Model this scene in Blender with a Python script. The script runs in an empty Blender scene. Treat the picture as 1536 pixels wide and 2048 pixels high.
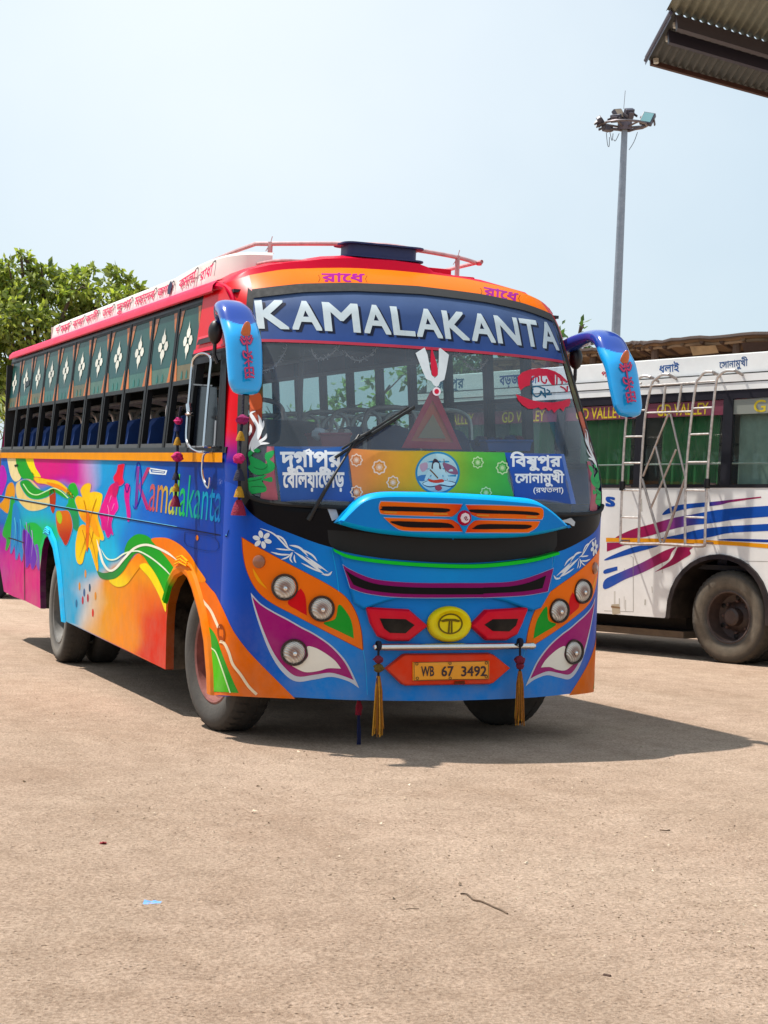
import bpy, bmesh, math, random
import numpy as np
from mathutils import Vector, Matrix
from mathutils.geometry import delaunay_2d_cdt

scene = bpy.context.scene
COL = scene.collection
R = math.radians

# ------------------------------------------------------------------ camera
# world frame: X across the colourful bus, Y along its length (away), Z up
F_PX, PITCH, ROLL, YAW = 3286.06, 0.02023, 0.040134, 0.3788756
CAM = np.array([-2.7363, -8.9316, 1.6129])
cz, sz = math.cos(-YAW), math.sin(-YAW)
_fw = np.array([0, math.cos(PITCH), -math.sin(PITCH)])
_rt = np.array([1.0, 0, 0]); _up = np.cross(_rt, _fw)
_c, _s = math.cos(ROLL), math.sin(ROLL)
_r2, _u2 = _c * _rt + _s * _up, -_s * _rt + _c * _up
_M = np.array([[cz, -sz, 0], [sz, cz, 0], [0, 0, 1.0]])
FW, RT, UP = _M @ _fw, _M @ _r2, _M @ _u2
cam = bpy.data.objects.new('camera', bpy.data.cameras.new('camera'))
COL.objects.link(cam); scene.camera = cam
cam.matrix_world = Matrix([[RT[i], UP[i], -FW[i], CAM[i]] for i in range(3)] + [[0, 0, 0, 1]])
cam.data.sensor_fit = 'VERTICAL'; cam.data.sensor_height = 32.0
cam.data.lens = F_PX / 2048 * 32.0
cam.data.clip_end = 5000; cam.data.clip_start = 0.1

# ------------------------------------------------------------------ light
SUN_TO = np.array([-0.345, 0.43, 1.0]); SUN_TO /= np.linalg.norm(SUN_TO)
elev = math.asin(SUN_TO[2]); azim = math.atan2(SUN_TO[0], SUN_TO[1])
sun = bpy.data.objects.new('sun', bpy.data.lights.new('sun', 'SUN'))
COL.objects.link(sun)
sun.data.energy = 4.9; sun.data.angle = R(0.8); sun.data.color = (1.0, 0.95, 0.88)
sun.rotation_euler = Vector(-SUN_TO).to_track_quat('-Z', 'Y').to_euler()
world = bpy.data.worlds.new("World"); scene.world = world; world.use_nodes = True
wn, wl = world.node_tree.nodes, world.node_tree.links
sky = wn.new('ShaderNodeTexSky'); sky.sky_type = 'NISHITA'; sky.sun_disc = False
sky.sun_elevation = elev; sky.sun_rotation = azim
sky.air_density = 1.0; sky.dust_density = 1.4; sky.ozone_density = 2.2; sky.altitude = 60
# thin bright haze drifting over the blue
tc = wn.new('ShaderNodeTexCoord'); mp_ = wn.new('ShaderNodeMapping'); mp_.inputs['Scale'].default_value = (1.4, 1.4, 3.2)
mp_.inputs['Location'].default_value = (0.35, 0.1, 0.2)
nz = wn.new('ShaderNodeTexNoise'); nz.inputs['Scale'].default_value = 1.6; nz.inputs['Detail'].default_value = 5; nz.inputs['Roughness'].default_value = 0.45
rp = wn.new('ShaderNodeValToRGB'); rp.color_ramp.elements[0].position = 0.30; rp.color_ramp.elements[1].position = 0.75
rp.color_ramp.elements[0].color = (0.70, 0.70, 0.70, 1); rp.color_ramp.elements[1].color = (0.90, 0.90, 0.90, 1)
mx = wn.new('ShaderNodeMix'); mx.data_type = 'RGBA'
mx.inputs['B'].default_value = (5.7, 6.9, 7.7, 1)
wl.new(tc.outputs['Generated'], mp_.inputs[0]); wl.new(mp_.outputs[0], nz.inputs['Vector'])
wl.new(nz.outputs['Fac'], rp.inputs[0]); wl.new(rp.outputs[0], mx.inputs['Factor'])
wl.new(sky.outputs[0], mx.inputs['A'])
# one broad white cloud veil high on the left of the view
cd = wn.new('ShaderNodeVectorMath'); cd.operation = 'DISTANCE'; cdir = Vector(FW * 1.0 - RT * 0.10 + UP * 0.34).normalized(); cd.inputs[1].default_value = cdir
wl.new(tc.outputs['Generated'], cd.inputs[0])
nz2 = wn.new('ShaderNodeTexNoise'); nz2.inputs['Scale'].default_value = 5.0; nz2.inputs['Detail'].default_value = 6; wl.new(tc.outputs['Generated'], nz2.inputs['Vector'])
ad = wn.new('ShaderNodeMath'); ad.operation = 'MULTIPLY_ADD'; ad.inputs[1].default_value = .22; wl.new(nz2.outputs['Fac'], ad.inputs[0]); wl.new(cd.outputs['Value'], ad.inputs[2])
mr_ = wn.new('ShaderNodeMapRange'); mr_.inputs['From Min'].default_value = .10; mr_.inputs['From Max'].default_value = .55; mr_.inputs['To Min'].default_value = .62; mr_.inputs['To Max'].default_value = 0.0; mr_.interpolation_type = 'SMOOTHSTEP'
wl.new(ad.outputs[0], mr_.inputs['Value'])
mx2 = wn.new('ShaderNodeMix'); mx2.data_type = 'RGBA'; mx2.inputs['B'].default_value = (8.6, 9.0, 9.2, 1); wl.new(mr_.outputs[0], mx2.inputs['Factor']); wl.new(mx.outputs['Result'], mx2.inputs['A'])
wl.new(mx2.outputs['Result'], wn['Background'].inputs[0])
wn['Background'].inputs[1].default_value = 0.093
scene.view_settings.view_transform = 'Standard'; scene.view_settings.look = 'None'
scene.view_settings.exposure = 0.42; scene.view_settings.gamma = 1.0
scene.cycles.max_bounces = 8; scene.cycles.transparent_max_bounces = 16
scene.cycles.sample_clamp_indirect = 4; scene.cycles.caustics_reflective = False; scene.cycles.caustics_refractive = False
try:
    scene.cycles.use_denoising = True
except Exception:
    pass

# ------------------------------------------------------------------ helpers
def ray(p):
    p = np.asarray(p, float)
    return FW + ((p[:, 0] - 768) / F_PX)[:, None] * RT - ((p[:, 1] - 1024) / F_PX)[:, None] * UP
def proj(P):
    d = np.asarray(P, float) - CAM; z = d @ FW
    return np.stack([768 + F_PX * (d @ RT) / z, 1024 - F_PX * (d @ UP) / z], -1)
def on_plane(p, q, n):
    p = np.atleast_2d(np.asarray(p, float)); n = np.asarray(n, float); d = ray(p)
    t = ((np.asarray(q, float) - CAM) @ n) / (d @ n)
    return CAM + d * t[:, None]
def lin(c):
    if isinstance(c, str):
        c = c.lstrip('#'); c = ''.join(k * 2 for k in c) if len(c) == 3 else c; c = [int(c[i:i + 2], 16) / 255 for i in (0, 2, 4)]
    c = np.asarray(c, float)
    return np.where(c <= 0.04045, c / 12.92, ((c + 0.055) / 1.055) ** 2.4)
def inside(polys, q):
    w = np.zeros(len(q), int)
    for P in polys:
        P = np.asarray(P); A = P; B = np.roll(P, -1, 0)
        for a, b in zip(A, B):
            cr = (b[0] - a[0]) * (q[:, 1] - a[1]) - (b[1] - a[1]) * (q[:, 0] - a[0])
            w += ((a[1] <= q[:, 1]) & (b[1] > q[:, 1]) & (cr > 0)).astype(int)
            w -= ((a[1] > q[:, 1]) & (b[1] <= q[:, 1]) & (cr < 0)).astype(int)
    return w
def tri2d(polys, step=None, holes=()):
    """triangulate 2-D polygons (non-zero winding union, minus holes) with interior points"""
    vs, es = [], []
    for P in list(polys) + list(holes):
        n0 = len(vs); n = len(P)
        vs += [tuple(map(float, q)) for q in P]
        es += [(n0 + i, n0 + (i + 1) % n) for i in range(n)]
    if step:
        A = np.array(vs); lo, hi = A.min(0), A.max(0)
        gx, gy = np.meshgrid(np.arange(lo[0] + step / 2, hi[0], step), np.arange(lo[1] + step / 2, hi[1], step))
        g = np.stack([gx.ravel(), gy.ravel()], -1)
        if len(g):
            g = g[inside(polys, g) != 0]; vs += [tuple(map(float, q)) for q in g]
    v, e, f = delaunay_2d_cdt([Vector(q) for q in vs], es, [], 0, 1e-5)[:3]
    V = np.array([(a[0], a[1]) for a in v]); Fa = np.array([list(t) for t in f if len(t) == 3])
    c = V[Fa].mean(1); k = inside(polys, c) != 0
    for H in holes:
        k &= inside([H], c) == 0
    return V, Fa[k]
def sp(pts, n=6, closed=True):
    """Catmull-Rom smoothing; a point given twice in a row stays a sharp corner"""
    P = [np.asarray(p, float) for p in pts]; out = []; m = len(P)
    for i in range(m if closed else m - 1):
        p1, p2 = P[i], P[(i + 1) % m]
        if np.allclose(p1, p2): continue
        p0 = P[(i - 1) % m] if closed or i > 0 else p1
        p3 = P[(i + 2) % m] if closed or i + 2 < m else p2
        if np.allclose(p0, p1): p0 = p1 - (p2 - p1) * .3
        if np.allclose(p3, p2): p3 = p2 + (p2 - p1) * .3
        for k in range(n):
            t = k / n
            out.append(0.5 * (2 * p1 + (p2 - p0) * t + (2 * p0 - 5 * p1 + 4 * p2 - p3) * t * t + (3 * p1 - p0 - 3 * p2 + p3) * t ** 3))
    if not closed: out.append(P[-1])
    return np.array(out)
def ribbon(pts, w, taper=0):
    P = np.asarray(pts, float); T = np.gradient(P, axis=0); T /= np.linalg.norm(T, axis=1)[:, None] + 1e-9
    N = np.stack([-T[:, 1], T[:, 0]], -1); n = len(P)
    ww = np.full(n, w / 2.0)
    if taper:
        s = np.linspace(0, 1, n)
        ww = ww * (np.minimum(1, (1 - s) / taper + .12) if taper > 0 else np.minimum(1, np.minimum(s, 1 - s) / -taper + .12))
    return np.concatenate([P + N * ww[:, None], (P - N * ww[:, None])[::-1]])
def ell(cx, cy, rx, ry, n=24, rot=0):
    t = np.linspace(0, 2 * math.pi, n, endpoint=False); c, s = math.cos(rot), math.sin(rot)
    x, y = rx * np.cos(t), ry * np.sin(t)
    return np.stack([cx + x * c - y * s, cy + x * s + y * c], -1)
_tc = {}
def text_loops(s, bold=0.0, res=3):
    """outline loops of a line of text in font units (size 1)"""
    k = (s, bold)
    if k not in _tc:
        cu = bpy.data.curves.new('lettering', 'FONT'); cu.body = s; cu.dimensions = '2D'; cu.fill_mode = 'NONE'; cu.resolution_u = res; cu.offset = 0
        ob = bpy.data.objects.new('lettering', cu); COL.objects.link(ob)
        me = ob.evaluated_get(bpy.context.evaluated_depsgraph_get()).to_mesh()
        co = [tuple(v.co[:2]) for v in me.vertices]; nb = {}
        for e in me.edges:
            a, b = e.vertices; nb.setdefault(a, []).append(b); nb.setdefault(b, []).append(a)
        loops, seen = [], set()
        for a in range(len(co)):
            if a in seen or a not in nb: continue
            L = [a]; seen.add(a); cur = a
            while True:
                nx = [q for q in nb[cur] if q not in seen]
                if not nx: break
                nxt = cur + 1 if cur + 1 in nx else nx[0]
                L.append(nxt); seen.add(nxt); cur = nxt
            if len(L) > 2: loops.append(np.array([co[i] for i in L]))
        bpy.data.objects.remove(ob); bpy.data.curves.remove(cu)
        _tc[k] = loops
    return _tc[k]

def face_out(P, Fa, N):
    """turn every triangle so that it faces along N"""
    Fa = np.array(Fa); g = np.cross(P[Fa[:, 1]] - P[Fa[:, 0]], P[Fa[:, 2]] - P[Fa[:, 0]]); k = (g * N[Fa[:, 0]]).sum(1) < 0
    Fa[k] = Fa[k][:, ::-1]; return Fa
def thin(o): return o * .32 if 0 < o < .02 else o

class MB:
    """collects coloured triangles and quads and links them as ONE mesh object"""
    def __init__(s): s.v, s.f, s.c, s.m, s.n = [], [], [], [], 0
    def add(s, P, F, col=(0.5, 0.5, 0.5), mi=0, raw=False):
        P = np.asarray(P, float); n = len(P)
        c = lin(col) if not raw else np.asarray(col, float)
        c = np.broadcast_to(c, (n, 3))
        s.v.append(P); s.c.append(np.concatenate([c, np.ones((n, 1))], 1))
        s.f += [tuple(int(i) + s.n for i in q) for q in F]; s.m += [mi] * len(F); s.n += n
        return s
    def grid(s, P, col=(0.5, 0.5, 0.5), mi=0, raw=False, flip=False, wrap=False):
        P = np.asarray(P, float); a, b = P.shape[:2]; F = []
        for i in range(a - 1):
            for j in range(b if wrap else b - 1):
                k = (j + 1) % b; q = (i * b + j, i * b + k, (i + 1) * b + k, (i + 1) * b + j)
                F.append(q[::-1] if flip else q)
        c = col
        if raw or (hasattr(col, 'shape') and np.ndim(col) == 3): c = np.asarray(col).reshape(-1, 3) if np.ndim(col) == 3 else col
        return s.add(P.reshape(-1, 3), F, c, mi, raw)
    def box(s, lo, hi, col=(0.5, 0.5, 0.5), mi=0, M=None, bev=0):
        lo, hi = np.minimum(lo, hi), np.maximum(lo, hi)
        if bev:
            bm = bmesh.new(); bmesh.ops.create_cube(bm, size=1)
            for v in bm.verts: v.co = Vector([(lo[i] + hi[i]) / 2 + v.co[i] * (hi[i] - lo[i]) for i in range(3)])
            bmesh.ops.bevel(bm, geom=bm.edges[:], offset=bev, segments=2, affect='EDGES', profile=.5)
            bm.verts.index_update()
            P = np.array([v.co[:] for v in bm.verts]); F = [[v.index for v in f.verts] for f in bm.faces]; bm.free()
        else:
            P = np.array([[x, y, z] for x in (lo[0], hi[0]) for y in (lo[1], hi[1]) for z in (lo[2], hi[2])])
            F = [(0, 1, 3, 2), (4, 6, 7, 5), (0, 4, 5, 1), (2, 3, 7, 6), (0, 2, 6, 4), (1, 5, 7, 3)]
        if M is not None:
            P = P @ np.asarray(M)[:3, :3].T + np.asarray(M)[:3, 3]
        return s.add(P, F, col, mi)
    def tube(s, pts, r, col=(0.5, 0.5, 0.5), n=8, mi=0, caps=True, closed=False):
        P = np.asarray(pts, float); m = len(P); r = np.broadcast_to(r, (m,))
        T = (np.roll(P, -1, 0) - np.roll(P, 1, 0)) if closed else np.gradient(P, axis=0)
        T /= np.linalg.norm(T, axis=1)[:, None] + 1e-12
        ref = np.array([0, 0, 1.0]) if abs(T[0][2]) < .9 else np.array([1.0, 0, 0])
        rings = []; A = np.cross(T[0], ref)
        for i in range(m):
            A = A - T[i] * (A @ T[i]); A /= np.linalg.norm(A) + 1e-12; B = np.cross(T[i], A)
            t = np.linspace(0, 2 * math.pi, n, endpoint=False)
            rings.append(P[i] + r[i] * (np.cos(t)[:, None] * A + np.sin(t)[:, None] * B))
        G = np.array(rings)
        if closed: G = np.concatenate([G, G[:1]])
        s.grid(G, col, mi, wrap=True)
        if caps and not closed:
            s.add(G[0], [tuple(range(n))[::-1]], col, mi); s.add(G[-1], [tuple(range(n))], col, mi)
        return s
    def lathe(s, prof, o, ax, col=(0.5, 0.5, 0.5), n=28, mi=0, cols=None):
        """revolve (radius, height) points about axis ax through o"""
        ax = np.asarray(ax, float) / np.linalg.norm(ax)
        ref = np.array([0, 0, 1.0]) if abs(ax[2]) < .9 else np.array([1.0, 0, 0])
        A = np.cross(ax, ref); A /= np.linalg.norm(A); B = np.cross(ax, A)
        t = np.linspace(0, 2 * math.pi, n, endpoint=False); D = np.cos(t)[:, None] * A + np.sin(t)[:, None] * B
        G = np.array([np.asarray(o) + h * ax + r * D for r, h in prof])
        if cols is not None:
            cc = np.array([[lin(c)] * n for c in cols]); return s.grid(G, cc, mi, raw=True, wrap=True)
        return s.grid(G, col, mi, wrap=True)
    def draw(s, polys, mapf, col, off=0.003, step=14, holes=(), mi=0, colf=None, mirror=False):
        """lay flat 2-D shapes on a surface given by mapf(points)->(P, N), a few mm proud of it"""
        if isinstance(polys, np.ndarray) and polys.ndim == 2: polys = [polys]
        V, Fa = tri2d(polys, step, holes)
        if not len(Fa): return s
        P, N = mapf(V); P = P + N * thin(off); Fa = face_out(P, Fa, N)
        c = lin(col) if colf is None else colf(V)
        s.add(P, Fa, c, mi, raw=True)
        if mirror:
            Q = P.copy(); Q[:, 0] = 2.5 - Q[:, 0]; s.add(Q, Fa[:, ::-1], c, mi, raw=True)
        return s
    def build_halves(s, name, mats, parent=None, x0=1.25):
        V = np.concatenate(s.v); Cc = np.concatenate(s.c)
        for sg in (-1, 1):
            h = MB(); keep = [i for i, f in enumerate(s.f) if sg * (V[list(f), 0].mean() - x0) > 0]
            idx = sorted({j for i in keep for j in s.f[i]}); mp = {j: k for k, j in enumerate(idx)}
            h.v = [V[idx]]; h.c = [Cc[idx]]; h.f = [tuple(mp[j] for j in s.f[i]) for i in keep]; h.m = [s.m[i] for i in keep]; h.n = len(idx); h.build(name, mats, parent)
    def build(s, name, mats, parent=None, smooth=False, sharp=35, nfun=None):
        me = bpy.data.meshes.new(name); V = np.concatenate(s.v)
        me.from_pydata(V.tolist(), [], s.f)
        for m in (mats if isinstance(mats, (list, tuple)) else [mats]): me.materials.append(m)
        me.polygons.foreach_set('material_index', s.m)
        at = me.color_attributes.new('Col', 'FLOAT_COLOR', 'POINT'); at.data.foreach_set('color', np.concatenate(s.c).ravel())
        me.update(); me.validate()
        ob = bpy.data.objects.new(name, me); COL.objects.link(ob)
        if smooth:
            me.polygons.foreach_set('use_smooth', [True] * len(me.polygons))
            me.set_sharp_from_angle(angle=R(sharp))
        if nfun is not None:      # thin films take the normals of the surface they lie on
            me.polygons.foreach_set('use_smooth', [True] * len(me.polygons)); me.normals_split_custom_set_from_vertices([tuple(q) for q in nfun(V)])
        if parent is not None: ob.parent = parent; ob.matrix_parent_inverse = parent.matrix_world.inverted()
        return ob
def tag(o, label=None, cat=None, group=None, kind=None):
    for k, v in (('label', label), ('category', cat), ('group', group), ('kind', kind)):
        if v: o[k] = v
    return o
def empty(name, loc, label=None, cat=None, group=None):
    o = bpy.data.objects.new(name, None); COL.objects.link(o); o.empty_display_size = .2
    o.location = loc; o.matrix_world = Matrix.Translation(Vector(loc)); return tag(o, label, cat, group)
def quad(a, b, c, d):
    """map font space (0..1,0..1) to a pixel quad: a=bottom left, b=bottom right, c=top right, d=top left"""
    a, b, c, d = map(lambda q: np.asarray(q, float), (a, b, c, d))
    return lambda q: (a * ((1 - q[:, :1]) * (1 - q[:, 1:])) + b * (q[:, :1] * (1 - q[:, 1:])) + c * (q[:, :1] * q[:, 1:]) + d * ((1 - q[:, :1]) * q[:, 1:]))
def fat(L, w):
    """thicken closed outline: the loop plus ribbons along it"""
    out = []
    P = np.concatenate([L, L[:1]])
    for a, b in zip(P[:-1], P[1:]):
        d = b - a; n = np.linalg.norm(d)
        if n < 1e-6: continue
        d = d / n * w; nn = np.array([-d[1], d[0]])
        out.append(np.array([a - d - nn, b + d - nn, b + d + nn, a - d + nn]))
    return out
def letters(mb, s, q, mapf, col, off=0.004, bold=0, x0=None, x1=None, base=0.0, top=0.72, colf=None, shear=0, mi=0, extra=(), step=None):
    """write s so its inked box fills quad q (base..top in font units spans the quad height)"""
    loops = text_loops(s)
    A = np.concatenate(loops); lo, hi = A[:, 0].min(), A[:, 0].max(); m = quad(*q)
    def to(L):
        L = np.asarray(L, float); y = (L[:, 1] - base) / (top - base); x = (L[:, 0] - lo) / (hi - lo)
        return m(np.stack([x + shear * (y), y], -1))
    # font space triangulation keeps counters open
    if step:      # long straight edges must follow the curve of the surface
        def dense(L):
            o = []
            for p_, q_ in zip(L, np.roll(L, -1, 0)):
                k_ = max(1, int(np.linalg.norm(q_ - p_) / step)); o += [p_ + (q_ - p_) * i / k_ for i in range(k_)]
            return np.array(o)
        loops = [dense(L) for L in loops]
    sh_ = [(0, 0)] + ([(bold * i, bold * j) for i in (-1, 0, 1) for j in (-1, 0, 1) if i or j] if bold else [])
    V, Fa = tri2d([L + np.array(d) for L in loops for d in sh_] + [np.asarray(e) for e in extra], step)
    mbs = [(V, Fa)]
    Vs = np.concatenate([v for v, _ in mbs]); k = 0; Fs = []
    for v, f_ in mbs: Fs.append(f_ + k); k += len(v)
    px = to(Vs); P, N = mapf(px)
    lift = np.zeros(len(Vs))
    c = lin(col) if colf is None else colf(px)
    mb.add(P + N * thin(off), face_out(P + N * thin(off), np.concatenate(Fs), N), c, mi, raw=True)
    return mb

# ------------------------------------------------------------------ materials
def mat(name, base=None, rough=0.5, metal=0.0, attr=False, coat=0.0, noise=0.0, nscale=8.0, bump=0.0, bscale=40.0, spec=0.5, emis=None, sat=1.0, dust=None):
    m = bpy.data.materials.new(name); m.use_nodes = True; n, l = m.node_tree.nodes, m.node_tree.links
    b = n['Principled BSDF']; b.inputs['Roughness'].default_value = rough; b.inputs['Metallic'].default_value = metal
    b.inputs['Coat Weight'].default_value = coat; b.inputs['Coat Roughness'].default_value = 0.06; b.inputs['Specular IOR Level'].default_value = spec
    src = None
    if attr:
        a = n.new('ShaderNodeAttribute'); a.attribute_name = 'Col'; src = a.outputs['Color']
    else:
        r = n.new('ShaderNodeRGB'); r.outputs[0].default_value = (*lin(base), 1); src = r.outputs[0]
    if sat != 1.0:
        hs = n.new('ShaderNodeHueSaturation'); hs.inputs['Saturation'].default_value = sat; hs.inputs['Value'].default_value = .92; l.new(src, hs.inputs['Color']); src = hs.outputs[0]
    t = n.new('ShaderNodeTexCoord')
    if noise:
        z = n.new('ShaderNodeTexNoise'); z.inputs['Scale'].default_value = nscale; z.inputs['Detail'].default_value = 6; z.inputs['Roughness'].default_value = .65
        l.new(t.outputs['Object'], z.inputs['Vector'])
        mr = n.new('ShaderNodeMapRange'); mr.inputs['From Min'].default_value = .3; mr.inputs['From Max'].default_value = .7
        mr.inputs['To Min'].default_value = 1 - noise; mr.inputs['To Max'].default_value = 1 + noise * .4
        l.new(z.outputs['Fac'], mr.inputs['Value'])
        mm = n.new('ShaderNodeMix'); mm.data_type = 'RGBA'; mm.blend_type = 'MULTIPLY'; mm.inputs['Factor'].default_value = 1
        l.new(src, mm.inputs['A']); l.new(mr.outputs[0], mm.inputs['B']); src = mm.outputs['Result']
        rr = n.new('ShaderNodeMapRange'); rr.inputs['To Min'].default_value = rough * .75; rr.inputs['To Max'].default_value = min(1, rough * 1.3)
        l.new(z.outputs['Fac'], rr.inputs['Value']); l.new(rr.outputs[0], b.inputs['Roughness'])
    if dust:      # road dust thrown up over the lower panels
        sx = n.new('ShaderNodeSeparateXYZ'); l.new(t.outputs['Object'], sx.inputs[0])
        dm = n.new('ShaderNodeMapRange'); dm.inputs['From Min'].default_value = dust[0]; dm.inputs['From Max'].default_value = dust[1]; dm.inputs['To Min'].default_value = 1; dm.inputs['To Max'].default_value = .02
        l.new(sx.outputs['Z'], dm.inputs['Value'])
        dz = n.new('ShaderNodeTexNoise'); dz.inputs['Scale'].default_value = 5; dz.inputs['Detail'].default_value = 8; dz.inputs['Roughness'].default_value = .7; l.new(t.outputs['Object'], dz.inputs['Vector'])
        dr = n.new('ShaderNodeMapRange'); dr.inputs['From Min'].default_value = .35; dr.inputs['From Max'].default_value = .75; dr.inputs['To Max'].default_value = dust[2]; l.new(dz.outputs['Fac'], dr.inputs['Value'])
        du = n.new('ShaderNodeMath'); du.operation = 'MULTIPLY'; l.new(dm.outputs[0], du.inputs[0]); l.new(dr.outputs[0], du.inputs[1])
        dx = n.new('ShaderNodeMix'); dx.data_type = 'RGBA'; dx.inputs['B'].default_value = (.40, .31, .22, 1); l.new(du.outputs[0], dx.inputs['Factor']); l.new(src, dx.inputs['A']); src = dx.outputs['Result']
    l.new(src, b.inputs['Base Color'])
    if bump:
        z2 = n.new('ShaderNodeTexNoise'); z2.inputs['Scale'].default_value = bscale; z2.inputs['Detail'].default_value = 4
        l.new(t.outputs['Object'], z2.inputs['Vector'])
        bp = n.new('ShaderNodeBump'); bp.inputs['Strength'].default_value = bump; bp.inputs['Distance'].default_value = .02
        l.new(z2.outputs['Fac'], bp.inputs['Height']); l.new(bp.outputs[0], b.inputs['Normal'])
    if emis:
        b.inputs['Emission Color'].default_value = (*lin(emis[0]), 1); b.inputs['Emission Strength'].default_value = emis[1]
    return m
def glass_mat(name, tint=(.7, .8, .8), dust=0.05, dustcol=(.6, .6, .6), rough=0.02, refl=1.0):
    m = bpy.data.materials.new(name); m.use_nodes = True; n, l = m.node_tree.nodes, m.node_tree.links
    n.remove(n['Principled BSDF']); out = n['Material Output']
    tr = n.new('ShaderNodeBsdfTransparent'); tr.inputs[0].default_value = (*tint, 1)
    df = n.new('ShaderNodeBsdfDiffuse'); df.inputs[0].default_value = (*dustcol, 1)
    gl = n.new('ShaderNodeBsdfGlossy'); gl.inputs['Roughness'].default_value = rough
    z = n.new('ShaderNodeTexNoise'); z.inputs['Scale'].default_value = 2.2; z.inputs['Detail'].default_value = 5
    t = n.new('ShaderNodeTexCoord'); l.new(t.outputs['Object'], z.inputs['Vector'])
    mr = n.new('ShaderNodeMapRange'); mr.inputs['From Min'].default_value = .3; mr.inputs['From Max'].default_value = .75; mr.inputs['To Min'].default_value = dust * .5; mr.inputs['To Max'].default_value = dust * 1.6
    l.new(z.outputs['Fac'], mr.inputs['Value'])
    m1 = n.new('ShaderNodeMixShader'); l.new(mr.outputs[0], m1.inputs[0]); l.new(tr.outputs[0], m1.inputs[1]); l.new(df.outputs[0], m1.inputs[2])
    lw = n.new('ShaderNodeLayerWeight'); lw.inputs['Blend'].default_value = .5      # Schlick reflectance, the same from both sides of a thin pane
    pw = n.new('ShaderNodeMath'); pw.operation = 'POWER'; pw.inputs[1].default_value = 5; l.new(lw.outputs['Facing'], pw.inputs[0])
    mu = n.new('ShaderNodeMath'); mu.operation = 'MULTIPLY_ADD'; mu.inputs[1].default_value = .92 * refl; mu.inputs[2].default_value = .06 * refl; l.new(pw.outputs[0], mu.inputs[0])
    m2 = n.new('ShaderNodeMixShader'); l.new(mu.outputs[0], m2.inputs[0]); l.new(m1.outputs[0], m2.inputs[1]); l.new(gl.outputs[0], m2.inputs[2])
    l.new(m2.outputs[0], out.inputs[0]); return m
PAINT = mat('bus_paint', attr=True, rough=.36, coat=.05, noise=.08, nscale=2.2, bump=.012, bscale=3, spec=.10, sat=1.35, dust=(.25, .9, .30))
FLANK = mat('flank_paint', attr=True, rough=.4, noise=.13, nscale=7, spec=.025, sat=1.30, dust=(.25, .95, .34))
MATTE = mat('matte_paint', attr=True, rough=.75, noise=.15, nscale=9)
SATIN = mat('satin_paint', attr=True, rough=.45, noise=.10, nscale=9)
BLACKG = mat('black_gloss', '#0b0d12', rough=.12, coat=.5)
RUBBER = mat('rubber', '#191a1c', rough=.8, noise=.2, nscale=20)
CHROME = mat('chrome', '#d8d8d8', rough=.16, metal=1.0, noise=.08, nscale=30)
STEEL = mat('weathered_steel', attr=True, rough=.42, metal=.6, noise=.25, nscale=25)
DARK = mat('dark_cabin', '#15181d', rough=.8)

# ------------------------------------------------------------------ bus shell
BW, HC, VB, VF = 2.5, 1.25, 0.56, -0.04      # width, half width, depth and nose of the rounded front
VEND = 9.30
def Uz(z): return np.clip(z - 1.73, 0, 1.1) * 0.083
def Sz(z):
    z = np.asarray(z, float); q = np.clip(z - 1.50, 0, None)
    s = np.where(q < .26, q * q / .52 * .514, (q - .13) * .514)
    return s + np.clip(z - 2.62, 0, None) ** 2 * 2.2
EXPN = 2.2
def gbody(P):
    x = np.abs(P[..., 0] - HC); a = HC - Uz(P[..., 2]); vc = VF + VB + Sz(P[..., 2])
    d = np.clip((vc - P[..., 1]) / VB, 0, None)
    return ((x / a) ** EXPN + d ** EXPN) ** (1 / EXPN) - 1
def nbody(P):
    e = 1e-3; N = np.stack([(gbody(P + e * k) - gbody(P - e * k)) for k in np.eye(3)], -1)
    return N / (np.linalg.norm(N, axis=1)[:, None] + 1e-12)
def body(p, want_n=True):
    p = np.atleast_2d(np.asarray(p, float)); d = ray(p); n = len(p)
    ts = np.arange(8.0, 20.5, .04); lo = np.full(n, np.nan); best = np.full(n, 1e9); tb = np.zeros(n)
    for t in ts:
        g = gbody(CAM + d * t); k = (g < 0) & np.isnan(lo); lo[k] = t
        k2 = g < best; best[k2] = g[k2]; tb[k2] = t
    miss = np.isnan(lo); hi = np.where(miss, tb, lo); lw = hi - .04
    for _ in range(22):
        mid = (hi + lw) / 2; g = gbody(CAM + d * mid[:, None]); hi = np.where(g < 0, mid, hi); lw = np.where(g < 0, lw, mid)
    t = np.where(miss, tb, hi); P = CAM + d * t[:, None]
    return (P, nbody(P)) if want_n else P
def side(p):
    p = np.atleast_2d(np.asarray(p, float)); P = on_plane(p, (0, 0, 0), (1, 0, 0))
    for _ in range(4):
        u = Uz(P[:, 2]); d = ray(p); t = (u - CAM[0]) / d[:, 0]; P = CAM + d * t[:, None]
    return P, np.tile([-1.0, 0, 0.04], (len(P), 1))
def front_plan(x):  # v of the front surface at lateral offset x and height 0 lean
    return VF + VB * (1 - np.clip(1 - (np.abs(x) / HC) ** EXPN, 0, 1) ** (1 / EXPN))
def front_pt(u, z):
    x = np.abs(np.asarray(u, float) - HC); a = HC - Uz(z)
    v = VF + Sz(z) + VB * (1 - np.clip(1 - np.minimum(1, x / a) ** EXPN, 0, 1) ** (1 / EXPN))
    return np.stack(np.broadcast_arrays(np.asarray(u, float), v, np.asarray(z, float)), -1)

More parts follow.
